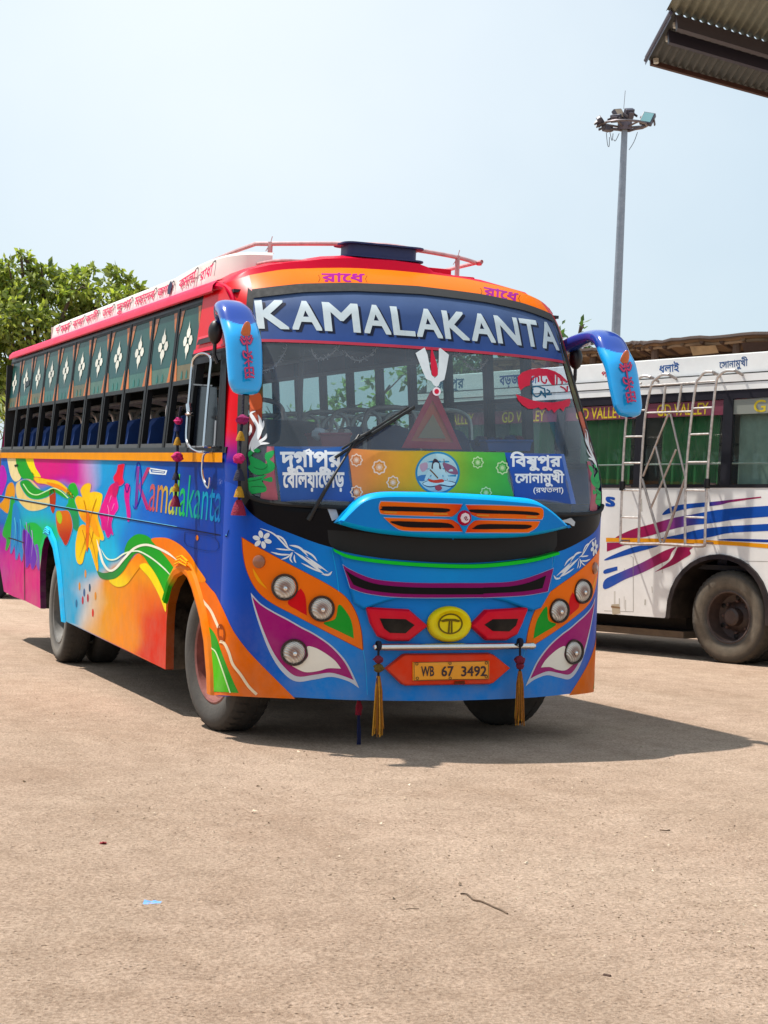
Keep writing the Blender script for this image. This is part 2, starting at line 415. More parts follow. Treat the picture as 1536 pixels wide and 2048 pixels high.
# ------------------------------------------------------------------ ground
GS = -0.033
def zg(u, v): return GS * (np.asarray(v, float) - 1.2)
def on_ground(p): return on_plane(p, (0, 1.2, 0), (0, -GS, 1))
def make_ground():
    m = bpy.data.materials.new('packed_earth'); m.use_nodes = True; n, l = m.node_tree.nodes, m.node_tree.links
    b = n['Principled BSDF']; b.inputs['Roughness'].default_value = .95; b.inputs['Specular IOR Level'].default_value = .15
    t = n.new('ShaderNodeTexCoord')
    def noise(sc, det=6, ro=.6, dist=0):
        z = n.new('ShaderNodeTexNoise'); z.inputs['Scale'].default_value = sc; z.inputs['Detail'].default_value = det; z.inputs['Roughness'].default_value = ro
        z.inputs['Distortion'].default_value = dist; l.new(t.outputs['Object'], z.inputs['Vector']); return z.outputs['Fac']
    def ramp(s, a, b_, c0, c1):
        r = n.new('ShaderNodeValToRGB'); r.color_ramp.elements[0].position = a; r.color_ramp.elements[1].position = b_
        r.color_ramp.elements[0].color = (*c0, 1); r.color_ramp.elements[1].color = (*c1, 1); l.new(s, r.inputs[0]); return r.outputs[0]
    def mix(f, a, b_, mode='MIX'):
        x = n.new('ShaderNodeMix'); x.data_type = 'RGBA'; x.blend_type = mode
        if isinstance(f, float): x.inputs['Factor'].default_value = f
        else: l.new(f, x.inputs['Factor'])
        l.new(a, x.inputs['A']); l.new(b_, x.inputs['B']); return x.outputs['Result']
    base = ramp(noise(.55, 5, .6), .32, .70, lin('#c8af9b'), lin('#d0b9a5'))
    mid = ramp(noise(5.5, 6, .7), .38, .66, (.87, .85, .83), (1.05, 1.04, 1.03))
    col = mix(1.0, base, mid, 'MULTIPLY')
    # faint wheel tracks and worn patches
    mpt = n.new('ShaderNodeMapping'); mpt.inputs['Rotation'].default_value = (0, 0, .5); mpt.inputs['Scale'].default_value = (.9, .10, 1); l.new(t.outputs['Object'], mpt.inputs[0])
    zt_ = n.new('ShaderNodeTexNoise'); zt_.inputs['Scale'].default_value = 1.6; zt_.inputs['Detail'].default_value = 7; zt_.inputs['Roughness'].default_value = .62; l.new(mpt.outputs[0], zt_.inputs['Vector'])
    col = mix(1.0, col, ramp(zt_.outputs['Fac'], .36, .58, (.90, .88, .86), (1.03, 1.02, 1.02)), 'MULTIPLY')
    col = mix(1.0, col, ramp(noise(.9, 7, .72, .8), .34, .50, (.91, .89, .87), (1.0, 1.0, 1.0)), 'MULTIPLY')
    fine = ramp(noise(64, 5, .8), .38, .60, (.64, .60, .56), (1.10, 1.10, 1.09))
    col = mix(1.0, col, fine, 'MULTIPLY')
    # little dark grit, with the shade of its pits in the colour, and pale chips of gravel pressed in the dirt
    v = n.new('ShaderNodeTexVoronoi'); v.inputs['Scale'].default_value = 40; l.new(t.outputs['Object'], v.inputs['Vector'])
    grit = ramp(v.outputs['Distance'], .10, .27, (1, 1, 1), (0, 0, 0))
    gm = n.new('ShaderNodeMath'); gm.operation = 'MULTIPLY'; l.new(grit, gm.inputs[0]); l.new(ramp(noise(6.5, 5, .7), .42, .62, (0, 0, 0), (1, 1, 1)), gm.inputs[1])
    dk = n.new('ShaderNodeRGB'); dk.outputs[0].default_value = (*lin('#7d654f'), 1)
    col = mix(gm.outputs[0], col, dk.outputs[0])
    v2 = n.new('ShaderNodeTexVoronoi'); v2.inputs['Scale'].default_value = 21; l.new(t.outputs['Object'], v2.inputs['Vector'])
    ch = n.new('ShaderNodeMath'); ch.operation = 'MULTIPLY'; l.new(ramp(v2.outputs['Distance'], .06, .14, (1, 1, 1), (0, 0, 0)), ch.inputs[0])
    l.new(ramp(noise(4.1, 3, .6, .4), .55, .66, (0, 0, 0), (.6, .6, .6)), ch.inputs[1])
    pl = n.new('ShaderNodeRGB'); pl.outputs[0].default_value = (*lin('#cdb79d'), 1)
    col = mix(ch.outputs[0], col, pl.outputs[0])
    l.new(col, b.inputs['Base Color'])
    add = n.new('ShaderNodeMath'); add.operation = 'MULTIPLY_ADD'; add.inputs[1].default_value = 1.1
    l.new(noise(34, 6, .8), add.inputs[0]); l.new(noise(7, 6, .7, .6), add.inputs[2])
    pit = n.new('ShaderNodeMath'); pit.operation = 'MULTIPLY_ADD'; pit.inputs[1].default_value = -.5; l.new(gm.outputs[0], pit.inputs[0]); l.new(add.outputs[0], pit.inputs[2]); add = pit
    bp = n.new('ShaderNodeBump'); bp.inputs['Strength'].default_value = .85; bp.inputs['Distance'].default_value = .035
    l.new(add.outputs[0], bp.inputs['Height']); l.new(bp.outputs[0], b.inputs['Normal'])
    mb = MB(); xs = np.concatenate([[-900, -300, -90, -40], np.linspace(-16, 24, 41), [45, 100, 320, 900]])
    ys = np.concatenate([[-300, -60, -20], np.linspace(-12, 30, 43), [50, 110, 300, 1500]])
    X, Y = np.meshgrid(xs, ys); Z = GS * (np.clip(Y, -300, 60) - 1.2) + .012 * np.sin(X * 1.3 + Y * .7) * (np.abs(Y) < 30) * (Y < -1)
    mb.grid(np.stack([X, Y, Z], -1)); g = mb.build('ground', m, smooth=True); tag(g, kind='structure')
make_ground()

# ------------------------------------------------------------------ the painted bus
bus = empty('bus', (HC, 3.5, float(zg(0, 3.5))), 'brightly painted red, blue and orange passenger bus with KAMALAKANTA across its windscreen', 'bus')
GAIN_S, GAIN_F = 0.95, 1.05
SAMP = np.array([
 (10,960,70,130,190),(15,935,90,120,190),(100,930,215,40,130),(150,930,200,30,130),(165,935,215,90,170),(178,930,205,195,225),
 (195,930,110,190,225),(215,930,20,150,215),(250,950,0,140,210),(270,925,30,120,200),(330,920,20,80,170),(400,930,15,60,150),(450,950,15,60,150),
 (240,1000,10,150,215),(200,1060,60,180,220),(230,1040,30,160,215),(160,1150,80,170,210),(150,1200,60,170,215),(140,1230,50,165,210),
 (175,1180,215,200,195),(180,1230,215,205,195),(195,1250,225,180,130),(200,1200,220,185,140),(230,1180,235,150,60),(260,1200,240,140,40),
 (250,1260,240,140,40),(290,1200,230,110,60),(310,1250,215,80,70),(320,1310,215,85,80),(300,1150,235,150,60),(215,1240,240,150,40),
 (270,1060,20,120,210),(300,1040,15,100,200),(350,1020,15,80,180),(400,1080,10,60,155),(430,1130,10,60,160),(450,1250,10,65,165),(60,1020,60,170,210),
 (20,1040,70,130,190),(70,1080,90,190,110),(60,1060,60,180,150),(30,1110,205,60,140),(10,1080,150,80,160),(5,1150,180,70,150),(40,1160,215,60,130),
 (65,1190,205,60,130),(20,1180,200,80,140),(120,1000,40,160,215),(130,1120,60,175,220),(185,1110,90,190,225),(455,1380,10,60,160),(-60,1050,160,70,150),(-60,930,90,110,190)], float)
def side_base(P):
    q = proj(P); d2 = ((q[:, None, :] - SAMP[None, :, :2]) ** 2).sum(-1)
    w = np.exp(-d2 / (2 * 17.0 ** 2)) + 1e-4 / (d2 + 400); c = lin(SAMP[:, 2:] / 255)
    return GAIN_S * (w @ c) / w.sum(1)[:, None]
def sd(pts): return side(np.array(pts, float))[0][:, 1:]     # pixel outline -> (v, z) on the side panel
A1 = sd([(331, 1339), (332, 1290), (333, 1245), (336, 1208), (345, 1175), (357, 1154), (371, 1147), (382, 1158), (391, 1180), (400, 1212), (407, 1240), (414.6, 1284), (420, 1347), (421.5, 1384)])
A2 = sd([(81, 1217), (80, 1177), (80, 1142), (84, 1098), (89, 1078), (95, 1071), (101.5, 1076), (111, 1099), (119, 1144), (124, 1197), (128, 1241)])
A1[:, 0] = np.clip(A1[:, 0], .66, 1.85)
TAIL = sd([(51, 1202), (27, 1193), (8, 1183)])
def side_map(q): return np.stack([Uz(q[:, 1]), q[:, 0], q[:, 1]], -1), np.tile([-1.0, 0, 0], (len(q), 1))
mb = MB()
outline = np.concatenate([[(.52, 1.74), (.52, .285)], A1[::-1], A2[::-1], TAIL, [(VEND, .62), (VEND, 1.74)]])
V, Fa = tri2d([outline], .07); P, N = side_map(V)
mb.add(P, Fa, side_base(P), raw=True)
# arch returns
for A, c0, c1 in ((A1, '#a04a34', '#2a6a1c'), (A2, '#5a2a50', '#3a2034')):
    g = np.array([[(0, v, z) for v, z in A], [(.055, v, z) for v, z in A]])
    cc = np.array([[lin(c0) * (1 - k / len(A)) + lin(c1) * k / len(A) for k in range(len(A))]] * 2)
    mb.grid(g, cc, raw=True)
# dark wheel housings
for A in (A1, A2):
    mb.grid(np.array([[(x, v, z) for v, z in A] for x in (.055, .72)]), '#08080a'); mb.add(np.array([(.72, v, z) for v, z in A]), [tuple(range(len(A)))], '#08080a')
# folded lower edge of the skirt
for a, b in ((A1[0], A2[-1]), (A2[0], TAIL[0])):
    mb.grid(np.array([[(0, a[0], a[1]), (0, b[0], b[1])], [(.05, a[0], a[1] - .004), (.05, b[0], b[1] - .004)]]), '#7a3040')

# --- hand painted artwork on the flank; tracings in the enlarged detail (x3.2 from 0,860)
def z2(pts): return np.array(pts, float) / 3.2 + (0, 860)
def art(pts, col, off=.003, n=5, smooth=True, grad=None, soft=True):
    q = sp(z2(pts), n) if smooth else z2(pts)
    if .003 < off < .0085 and len(pts) > 5 and soft:      # airbrushed edge: the colour fades into the ground coat
        T = np.roll(q, -1, 0) - np.roll(q, 1, 0); T /= np.linalg.norm(T, axis=1)[:, None] + 1e-9; Nn = np.stack([T[:, 1], -T[:, 0]], -1)
        if 0.5 * np.sum(q[:, 0] * np.roll(q[:, 1], -1) - np.roll(q[:, 0], -1) * q[:, 1]) < 0: Nn = -Nn
        i_, o_ = q + Nn * .0, q + Nn * 1.9; Pi, Ni = body(i_); Po, No = body(o_)
        if grad is not None:
            gp = np.array([z2([g[0]])[0] for g in grad]); gc = np.array([lin(g[1]) for g in grad]); d2 = ((i_[:, None] - gp[None]) ** 2).sum(-1); w = 1 / (d2 + 9); ci = GAIN_S * (w @ gc) / w.sum(1)[:, None]
        else: ci = GAIN_S * np.tile(lin(col), (len(i_), 1))
        co_ = side_base(Po); G = np.array([Pi + Ni * thin(off), Po + No * thin(off)]); G = np.concatenate([G, G[:, :1]], 1); C3 = np.array([ci, co_]); C3 = np.concatenate([C3, C3[:, :1]], 1)
        mb.grid(G, C3, raw=True)
    if grad is not None:          # colour runs along a direction: (point, colour) pairs
        gp = np.array([z2([g[0]])[0] for g in grad]); gc = np.array([lin(g[1]) for g in grad])
        def cf(V):
            d2 = ((V[:, None] - gp[None]) ** 2).sum(-1); w = 1 / (d2 + 9); return GAIN_S * (w @ gc) / w.sum(1)[:, None]
        mb.draw(q, body, None, off, 12, colf=cf)
    else:
        mb.draw(q, body, None, off, 14, colf=lambda V: GAIN_S * np.tile(lin(col), (len(V), 1)))
def line(pts, w, col, off=.009, taper=0, n=6):
    q = ribbon(sp(z2(pts), n, False), w, taper)
    mb.draw(q, body, None, off, None, colf=lambda V: GAIN_S * np.tile(lin(col), (len(V), 1)))
# upper ribbons at the rear
art([(45,178),(45,178),(100,178),(100,178),(112,250),(135,305),(100,330),(68,290)], '#e9dcb4')
art([(100,178),(100,178),(162,178),(162,178),(185,240),(225,300),(200,330),(140,305),(112,250)], '#16a02c')
art([(162,178),(162,178),(212,178),(212,178),(228,240),(262,300),(225,302),(185,240)], '#f2df1c')
art([(112,340),(190,320),(260,385),(315,425),(310,480),(250,510),(190,512),(145,480),(110,420)], '#e4cf9c', .004)
art([(135,335),(180,325),(235,375),(300,395),(345,370),(400,395),(440,440),(400,425),(350,398),(300,425),(240,440),(185,425),(150,380)], '#1c9a2c', .006)
line([(150,345),(190,400),(240,415),(300,390),(345,372),(395,395),(438,436)], 2.2, '#cfeec0')
art([(225,305),(300,318),(370,330),(430,375),(470,430),(430,420),(380,380),(300,345),(240,335)], '#f0c22a', .005)
art([(300,335),(380,352),(440,395),(400,385),(340,365)], '#ee8a2a', .008)
art([(432,400),(450,350),(480,345),(500,400),(490,440),(500,520),(505,600),(498,645),(465,620),(430,560),(422,500),(440,460)], '#1d9a45', .005, grad=[((470,380),'#2cae3a'),((470,620),'#0f8a5a')])
art([(318,385),(350,380),(358,440),(345,530),(325,500)], '#b0402a', .006)
art([(362,530),(400,520),(440,525),(462,600),(455,660),(425,735),(400,700),(372,640)], '#cf5a34', .007, grad=[((400,540),'#d8743c'),((430,700),'#b23a2c')])
art([(362,530),(385,520),(400,560),(390,600),(370,580)], '#a8c23a', .009)
# feathers behind the rear wheel
art([(50,360),(80,340),(95,400),(78,470),(55,530),(15,505),(0,480),(30,440)], '#dca05a', .004)
art([(62,520),(75,430),(95,470),(85,600),(70,700),(40,770),(45,700),(20,660)], '#22a03c', .006)
art([(92,480),(115,500),(135,600),(160,640),(150,760),(140,840),(125,780),(105,830),(95,740),(70,790),(78,650)], '#2f86c4', .007)
art([(150,640),(190,670),(225,760),(235,830),(210,890),(195,850),(170,880),(165,800),(150,740)], '#7a5cae', .008)
art([(0,250),(25,230),(45,300),(30,370),(0,420)], '#b45ab0', .004)
art([(0,330),(60,345),(70,420),(40,470),(0,460)], '#4a6ec2', .003)
art([(150,640),(180,600),(230,600),(270,650),(255,720),(230,760),(205,700)], '#48b25a', .004)
art([(215,760),(240,730),(252,800),(250,900),(225,830)], '#8a70bc', .005)
for k, (x, y) in enumerate([(95,690),(110,720),(130,700),(170,720),(188,740),(205,770)]):
    line([(x,y-130),(x+6,y-60),(x-4,y+60)], 1.4, ['#8ad0e0','#1c5aa8','#7ac8d8','#b49ad4','#5a3c94','#c0aee0'][k], .011, .7)
# yellow lily
lil = dict(grad=[((560,560),'#ee8a1c'),((520,470),'#f6c01c'),((610,460),'#f8d838'),((500,800),'#f4cf1c'),((620,850),'#f2b41c'),((640,680),'#f4c832')])
art([(485,450),(500,425),(530,430),(520,385),(545,350),(580,348),(575,400),(605,398),(640,405),(655,425),(640,500),(625,560),(665,690),(640,695),(615,640),(560,600),(520,560),(500,500)], None, .007, **lil)
art([(510,620),(540,605),(565,640),(570,700),(545,790),(530,850),(505,858),(488,820),(485,740),(495,670)], None, .010, **lil)
art([(560,640),(600,620),(640,690),(628,800),(632,890),(622,900),(605,850),(578,760),(560,740)], None, .010, **lil)
art([(585,545),(605,560),(640,680),(600,650)], '#f6a01e', .012)
art([(555,545),(575,545),(572,700),(560,780),(552,700)], '#e8701c', .013, n=4)
for q in ([(560,660),(545,720),(510,820)],[(575,660),(600,740),(622,850)],[(530,640),(545,690),(550,740)],[(600,650),(590,700),(578,740)],[(540,450),(555,520),(562,600)],[(620,440),(600,500),(575,600)]):
    line(q, 1.1, '#c06a10', .016, .6)
# magenta flower and buds
art([(632,515),(660,470),(690,400),(705,365),(728,345),(745,365),(745,430),(756,495),(738,530),(722,560),(712,610),(724,670),(712,660),(692,688),(672,640),(655,640),(650,580)], None, .006, grad=[((660,520),'#e0328a'),((730,380),'#d81e5e'),((700,640),'#c82a86'),((745,480),'#f07ab8')])
art([(728,345),(722,390),(728,425),(748,420),(762,360),(752,330)], '#c8246a', .009)
art([(760,225),(760,225),(797,218),(797,218),(785,300),(793,335),(760,355),(730,310),(750,270)], None, .008, grad=[((780,230),'#d82a3a'),((750,330),'#e8405a')])
for q in ([(690,480),(700,530),(690,620)],[(715,420),(700,470)],[(735,470),(715,520)]): line(q, 1.2, '#f7b4d6', .011, .6)
art([(805,355),(818,345),(832,370),(826,450),(835,540),(822,585),(812,500),(800,420)], '#d63a8e', .006)
line([(800,350),(815,400),(832,350)], 1.6, '#3a2a8a', .009)
# falling petals
for x, y, c in ((548,920,'#d8a27a'),(510,1000,'#d8923e'),(540,1040,'#2a5a8a'),(575,1010,'#22506e'),(530,1090,'#b8344a'),(563,1075,'#a83048'),(490,1110,'#2a6a94'),(595,1170,'#d0322e'),(612,1062,'#e2a060')):
    mb.draw(ell(x / 3.2, 860 + y / 3.2, 1.9, 8.2), body, c, .005, None)
# the wave running to the front wheel
art([(620,900),(620,900),(665,915),(715,905),(765,875),(800,815),(798,765),(825,705),(875,668),(930,672),(975,702),(1012,752),(1072,822),(1138,905),(1112,950),(1075,1040),(1062,1080),(1020,965),(962,872),(912,800),(872,788),(835,830),(792,900),(742,948),(682,958),(640,942)], None, .006, soft=False, grad=[((880,690),'#0fa01e'),((650,930),'#0d7a3c'),((1070,960),'#18a81e'),((790,860),'#129032')])
art([(700,962),(742,950),(795,905),(850,825),(888,790),(915,815),(955,865),(905,872),(862,925),(815,985),(770,1004),(730,995)], None, .008, soft=False, grad=[((880,810),'#f08018'),((760,985),'#f2d81c'),((840,900),'#f29a1c')])
art([(895,872),(942,855),(992,912),(1042,1012),(1064,1085),(1062,1165),(1022,1062),(962,952)], '#f4dc18', .010)
art([(970,700),(1020,688),(1085,696),(1160,738),(1220,800),(1268,880),(1320,965),(1240,960),(1180,850),(1140,905),(1072,822),(1012,752)], None, .009, grad=[((1020,700),'#f07a1e'),((1240,880),'#f08c22')])
line([(622,700),(640,770),(662,848),(700,898),(742,886),(800,820),(862,758),(930,735),(1000,750),(1080,790),(1142,838)], 4.6, '#f2f0e2', .013, -.12)
line([(648,760),(688,822),(740,828),(800,790),(870,774),(920,788),(990,832),(1060,892),(1112,952)], 3.0, '#e8f4dc', .012, -.15)
# orange and green sweep between wheel and bumper
T4 = lambda pts: np.array(pts, float) / 3.84 + (300, 1180)
def sweep(pts, c, off, n=5):
    mb.draw(sp(T4(pts), n), body, None, off, 6, colf=lambda V: GAIN_S * np.tile(lin(c), (len(V), 1)), mirror=True)
sweep([(250,-190),(300,-215),(380,-120),(470,-10),(505,30),(560,140),(640,310),(740,450),(850,570),(960,680),(1116,836),(1116,836),(822,823),(822,823),(620,812),(462,803),(462,780),(462,640),(440,400),(412,240),(375,90),(345,-20),(310,-110)], '#ef6f16', .007)
sweep([(408,215),(408,215),(440,265),(490,320),(520,380),(550,470),(600,600),(650,720),(684,790),(684,790),(470,782),(470,782),(462,640),(440,400)], '#1f9f2a', .010)
sweep([(478,480),(510,500),(560,620),(610,785),(610,785),(474,778),(474,778)], '#52c22c', .013)
mb.draw(ribbon(sp(T4([(355,-5),(400,70),(465,150),(500,220),(530,290)]), 6, False), 5.2), body, '#f3e6cf', .012, None)
mb.draw(ribbon(sp(T4([(540,395),(575,410),(610,480),(640,570),(700,650),(760,740),(822,802)]), 6, False), 5.4, .0), body, '#f6e6cc', .015, None)
mb.draw(ribbon(sp(T4([(432,385),(470,440),(512,480),(560,610),(590,700),(620,790)]), 6, False), 2.6), body, '#dff2c8', .016, None)
mb.draw(ell(*T4([(552, 330)])[0], 7.6, 18, rot=-.1), body, '#a04414', .016, None)
# script name
def hue(V):
    t = (V[:, 0] - 265) / 175; k = np.array([0, .15, .28, .42, .55, .68, .82, 1.0])
    c = np.array([lin(x) for x in ('#5a3a9a', '#e04a4a', '#ee9a4a', '#f0e040', '#7ad83a', '#28c07a', '#2ab8c8', '#2a84d0')])
    return np.stack([np.interp(t, k, c[:, i]) for i in range(3)], -1) * .62 + side_base(body(V, False)) * .30
letters(mb, 'K', (z2([(862,505)])[0], z2([(962,512)])[0], z2([(962,225)])[0], z2([(862,215)])[0]), body, None, .006, bold=0, colf=hue, shear=.16)
letters(mb, 'amalakanta', (z2([(950,515)])[0], z2([(1410,590)])[0], z2([(1410,300)])[0], z2([(950,240)])[0]), body, None, .006, bold=0, colf=hue, shear=.05)
line([(862,330),(880,215),(900,240),(905,400),(870,500),(850,480)], 2.2, '#3a48a8', .008, -.2)
# small outlined badge, waist groove, flap and latches
mb.draw(sp(z2([(950,240),(950,240),(1072,258),(1072,258),(1062,288),(1062,288),(960,280),(960,280)]), 3), body, '#dfe8ee', .004, None, holes=[z2([(962,250),(1060,265),(1053,279),(970,271)])])
line([(975,262),(1050,270)], 2, '#dfe8ee', .004)
def groove(pts, w=1.5, c='#0a1430', o=.012): mb.draw(ribbon(np.array(sp(z2(pts), 3, False)), w), body, c, o, None)
groove([(-10,422),(0,425),(700,550),(1100,618),(1455,680)], 2.4)
mb.draw(ribbon(z2([(0,419),(700,543),(1455,673)]), 1.1), body, '#9ad0ea', .012, None)
groove([(1455,680),(1468,640)], 1.4); groove([(156,630),(158,860),(160,1090)], 1.4, '#5a1a40')
groove([(1185,655),(1380,692),(1384,775),(1200,740),(1185,655)], 1.0, '#0a2a66'); groove([(1372,520),(1380,690)], .9, '#0a2a66')
groove([(55,690),(95,700),(155,722)], 2.0, '#2a1a2a'); groove([(95,230),(118,225)], 4.5, '#10281a')
mb.draw(ell(*z2([(1265, 690)])[0], 2.6, 5.4), body, '#e07a1e', .012, None)
# band under the windows
mb.grid(np.array([[(-.012, v, z) for v in (.56, VEND)] for z in (1.672, 1.676, 1.726, 1.730)]), lin('#f09a12')[None, None].repeat(4, 0).repeat(2, 1) * .9, raw=True)
flank = mb
# wheel-arch mouldings as part of the flank
for A, cf in ((A1, lambda k: lin('#f0801e') if k > .35 else lin('#2a9c2a')), (A2, lambda k: lin('#18b4e8'))):
    m_ = A.mean(0); m_[1] = .35; n = len(A); O = []
    for k, (v, z) in enumerate(A):
        d = np.array([v, z]) - m_; d /= np.linalg.norm(d); O.append(d)
    O = np.array(O); prof = [(.0, -.004), (.012, -.028), (.045, -.034), (.078, -.022), (.092, -.002)]
    lo = 3 if A is A1 else 5
    G = np.array([[(x, A[k][0] + O[k][0] * r, A[k][1] + O[k][1] * r) for k in range(lo, n)] for r, x in prof])
    CC = np.array([[cf(k / n) * GAIN_S for k in range(lo, n)] for r, x in prof])
    flank.grid(G, CC, raw=True)
for k in range(3):   # raised ribs over the front wheel
    flank.tube([side(z2([(1150 + k * 8, 862 - k * 22)]))[0][0] + (-.035, 0, 0), side(z2([(1190 + k * 8, 846 - k * 20)]))[0][0] + (-.045, 0, 0), side(z2([(1228 + k * 4, 870 - k * 14)]))[0][0] + (-.035, 0, 0)], .006, '#f4b86a', 6)
    flank.tube([side(z2([(298 + k * 4, 660 - k * 14)]))[0][0] + (-.03, 0, 0), side(z2([(318, 652 - k * 14)]))[0][0] + (-.035, 0, 0), side(z2([(336, 668 - k * 12)]))[0][0] + (-.03, 0, 0)], .006, '#8adcf4', 6)
flank.build('side_panel', FLANK, bus, smooth=True, sharp=25)
# the far flank, seen only from a step to the side
mb = MB()
def mirP(P): P = np.array(P, float); P[..., 0] = BW - P[..., 0]; return P
V, Fa = tri2d([outline], .15); P, N = side_map(V)
mb.add(mirP(P), Fa[:, ::-1], np.tile(lin('#2a62b8') * .8, (len(P), 1)), raw=True)
for A in (A1, A2): mb.grid(mirP(np.array([[(0, v, z) for v, z in A], [(.16, v, z) for v, z in A]])), '#40303c')
mb.grid(mirP(np.array([[(-.012, v, z) for v in (.56, VEND)] for z in (1.672, 1.730)])), '#f09a12')
mb.build('side_panel', PAINT, bus, smooth=True, sharp=25)

# --- front shell, lofted between traced edges (left half, mirrored)
def front_rows(ufun, z0, z1, nu, nz, mbx, colf, off=0):
    """columns follow the plan curve from the flank to the middle; z0,z1: callables of u"""
    s = np.linspace(0, 1, nu); G = []
    for t in np.linspace(0, 1, nz):
        row = []
        for q in s:
            z = 0.5 * (z0(.5) + z1(.5))
            for _ in range(3):
                u0, u1 = ufun(z); ang = q
                a = HC - float(Uz(z))
                f0 = math.acos(min(1, max(0, (HC - u0) / a)) ** (EXPN / 2)); f1 = math.acos(min(1, max(0, (HC - u1) / a)) ** (EXPN / 2))
                f_ = f0 + (f1 - f0) * q; u = HC - a * math.cos(f_) ** (2 / EXPN)
                z = z0(u) + (z1(u) - z0(u)) * t
            row.append(front_pt(u, z))
        G.append(row)
    G = np.array(G); N = nbody(G.reshape(-1, 3)).reshape(G.shape); G = G + N * off
    c = colf(G.reshape(-1, 3)).reshape(G.shape)
    mbx.grid(G, c, raw=True); mbx.grid(mirP(G), c, raw=True, flip=True)
    return G
ip = lambda pts: (lambda u: float(np.interp(u, [p[0] for p in pts], [p[1] for p in pts])))
zbot = ip([(0, .281), (.076, .315), (.337, .322), (.658, .315), (1.25, .31)])
zws = ip([(0, 1.56), (.04, 1.527), (.09, 1.482), (.213, 1.446), (.49, 1.430), (1.25, 1.425)])
zgt = ip([(.16, 2.70), (.2, 2.735), (.49, 2.783), (.8, 2.81), (1.25, 2.824)])
zor = ip([(.085, 2.755), (.11, 2.80), (.236, 2.851), (.443, 2.90), (.846, 2.941), (1.25, 2.951)])
ug = ip([(1.4, .077), (1.749, .079), (2.089, .125), (2.39, .161), (2.737, .218), (2.86, .236)])
ugz = lambda z: float(np.interp(z, [1.4, 1.749, 2.089, 2.39, 2.737, 2.86], [.077, .079, .125, .161, .218, .236]))
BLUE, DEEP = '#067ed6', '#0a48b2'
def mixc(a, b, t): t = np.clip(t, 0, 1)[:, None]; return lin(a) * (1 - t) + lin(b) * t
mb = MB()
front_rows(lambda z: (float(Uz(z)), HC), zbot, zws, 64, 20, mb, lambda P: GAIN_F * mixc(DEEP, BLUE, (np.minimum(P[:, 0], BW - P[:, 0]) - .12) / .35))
# folded lower lip of the bumper
G = np.array([[front_pt(u, zbot(min(u, BW - u))) for u in np.linspace(.01, 2.49, 40)], [front_pt(u, zbot(min(u, BW - u))) + (0, .07, -.006) for u in np.linspace(.01, 2.49, 40)]])
cl = np.array([[lin('#e06a14') if q[0] < .30 or q[0] > 2.2 else lin('#0f5aa8') for q in r_] for r_ in G]); mb.grid(G, cl, raw=True)
# painted shapes on the nose, traced in the enlarged detail
def z5(pts): return np.array(pts, float) / 2.954 + (440, 960)
def nose(pts, col, off=.004, n=5, smooth=True, mirror=True, hol=()):
    q = sp(z5(pts), n) if smooth else z5(pts)
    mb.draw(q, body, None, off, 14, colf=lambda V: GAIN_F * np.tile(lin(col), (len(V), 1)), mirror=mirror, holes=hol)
# dark glossy field below the glass
mb.draw(np.concatenate([sp(np.array([(477, 972), (490, 1012), (522, 1041), (580, 1066), (660, 1094), (760, 1112), (902, 1122)]), 4, False), np.array([(909, 1000), (657, 1012), (552, 1003), (499, 988)])]), body, '#020309', .0035, 12, mirror=True)
HL = [(133,342),(133,342),(240,405),(380,482),(500,545),(640,620),(740,690),(800,780),(832,890),(842,1003),(842,1003),(760,962),(600,880),(450,802),(300,722),(215,645),(162,540),(140,440)]
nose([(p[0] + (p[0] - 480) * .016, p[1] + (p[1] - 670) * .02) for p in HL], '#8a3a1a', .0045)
nose(HL, '#f0700e', .007)
nose([(478,640),(478,640),(505,690),(513,800),(513,800),(460,770),(400,722)], '#d4141e', .010)
nose([(703,735),(760,800),(782,860),(790,936),(790,936),(700,892),(612,846),(680,820)], '#129a2a', .010)
nose([(196,522),(240,590),(285,648),(285,648),(235,610),(208,570)], '#f2a01a', .010)
FG = [(182,665),(182,665),(240,728),(320,778),(400,820),(480,866),(560,908),(660,978),(745,1072),(800,1180),(822,1230),(822,1230),(760,1190),(660,1163),(560,1178),(450,1190),(370,1135),(300,1030),(240,880),(200,750)]
nose(FG, '#c9ccd4', .005)
nose([(192,690),(192,690),(240,738),(320,788),(400,830),(480,876),(560,918),(655,986),(735,1076),(790,1182),(790,1182),(730,1158),(650,1138),(560,1150),(455,1160),(380,1105),(312,1010),(250,868),(208,745)], '#a0106e', .008)
nose([(515,985),(560,990),(620,1022),(680,1068),(714,1114),(714,1114),(640,1112),(580,1128),(500,1134),(425,1098),(425,1098),(480,1085),(520,1040)], '#efeae0', .011)
# white stencilled sprays
W_ = '#e8ecf0'
for k in range(6):
    a = k * math.pi / 3 + .3; c = z5([(250, 352)])[0]
    mb.draw(ell(c[0] + 12 * math.cos(a), c[1] + 11 * math.sin(a), 7.6, 4.6, 14, a), body, W_, .008, None, mirror=True)
for q, w in (([(238,285),(320,320),(400,400),(440,420)], 3.2), ([(315,322),(370,345),(405,400)], 3.6), ([(300,425),(360,440),(420,440)], 3.4), ([(330,405),(370,410),(425,415)], 3.0), ([(360,470),(400,455),(430,425)], 3), ([(410,385),(470,400),(520,450)], 4.4), ([(440,425),(520,480),(620,560)], 5.0), ([(460,400),(540,440),(575,480)], 3.6), ([(480,490),(540,520),(610,550)], 3.4), ([(520,470),(560,500),(600,525)], 3.8), ([(600,555),(640,560),(662,540)], 4), ([(505,450),(570,495),(640,545)], 3.2), ([(440,440),(440,470),(450,490)], 3), ([(430,430),(415,465),(430,490)], 3)):
    mb.draw(ribbon(sp(z5(q), 5, False), w, -.35), body, W_, .008, None, mirror=True)
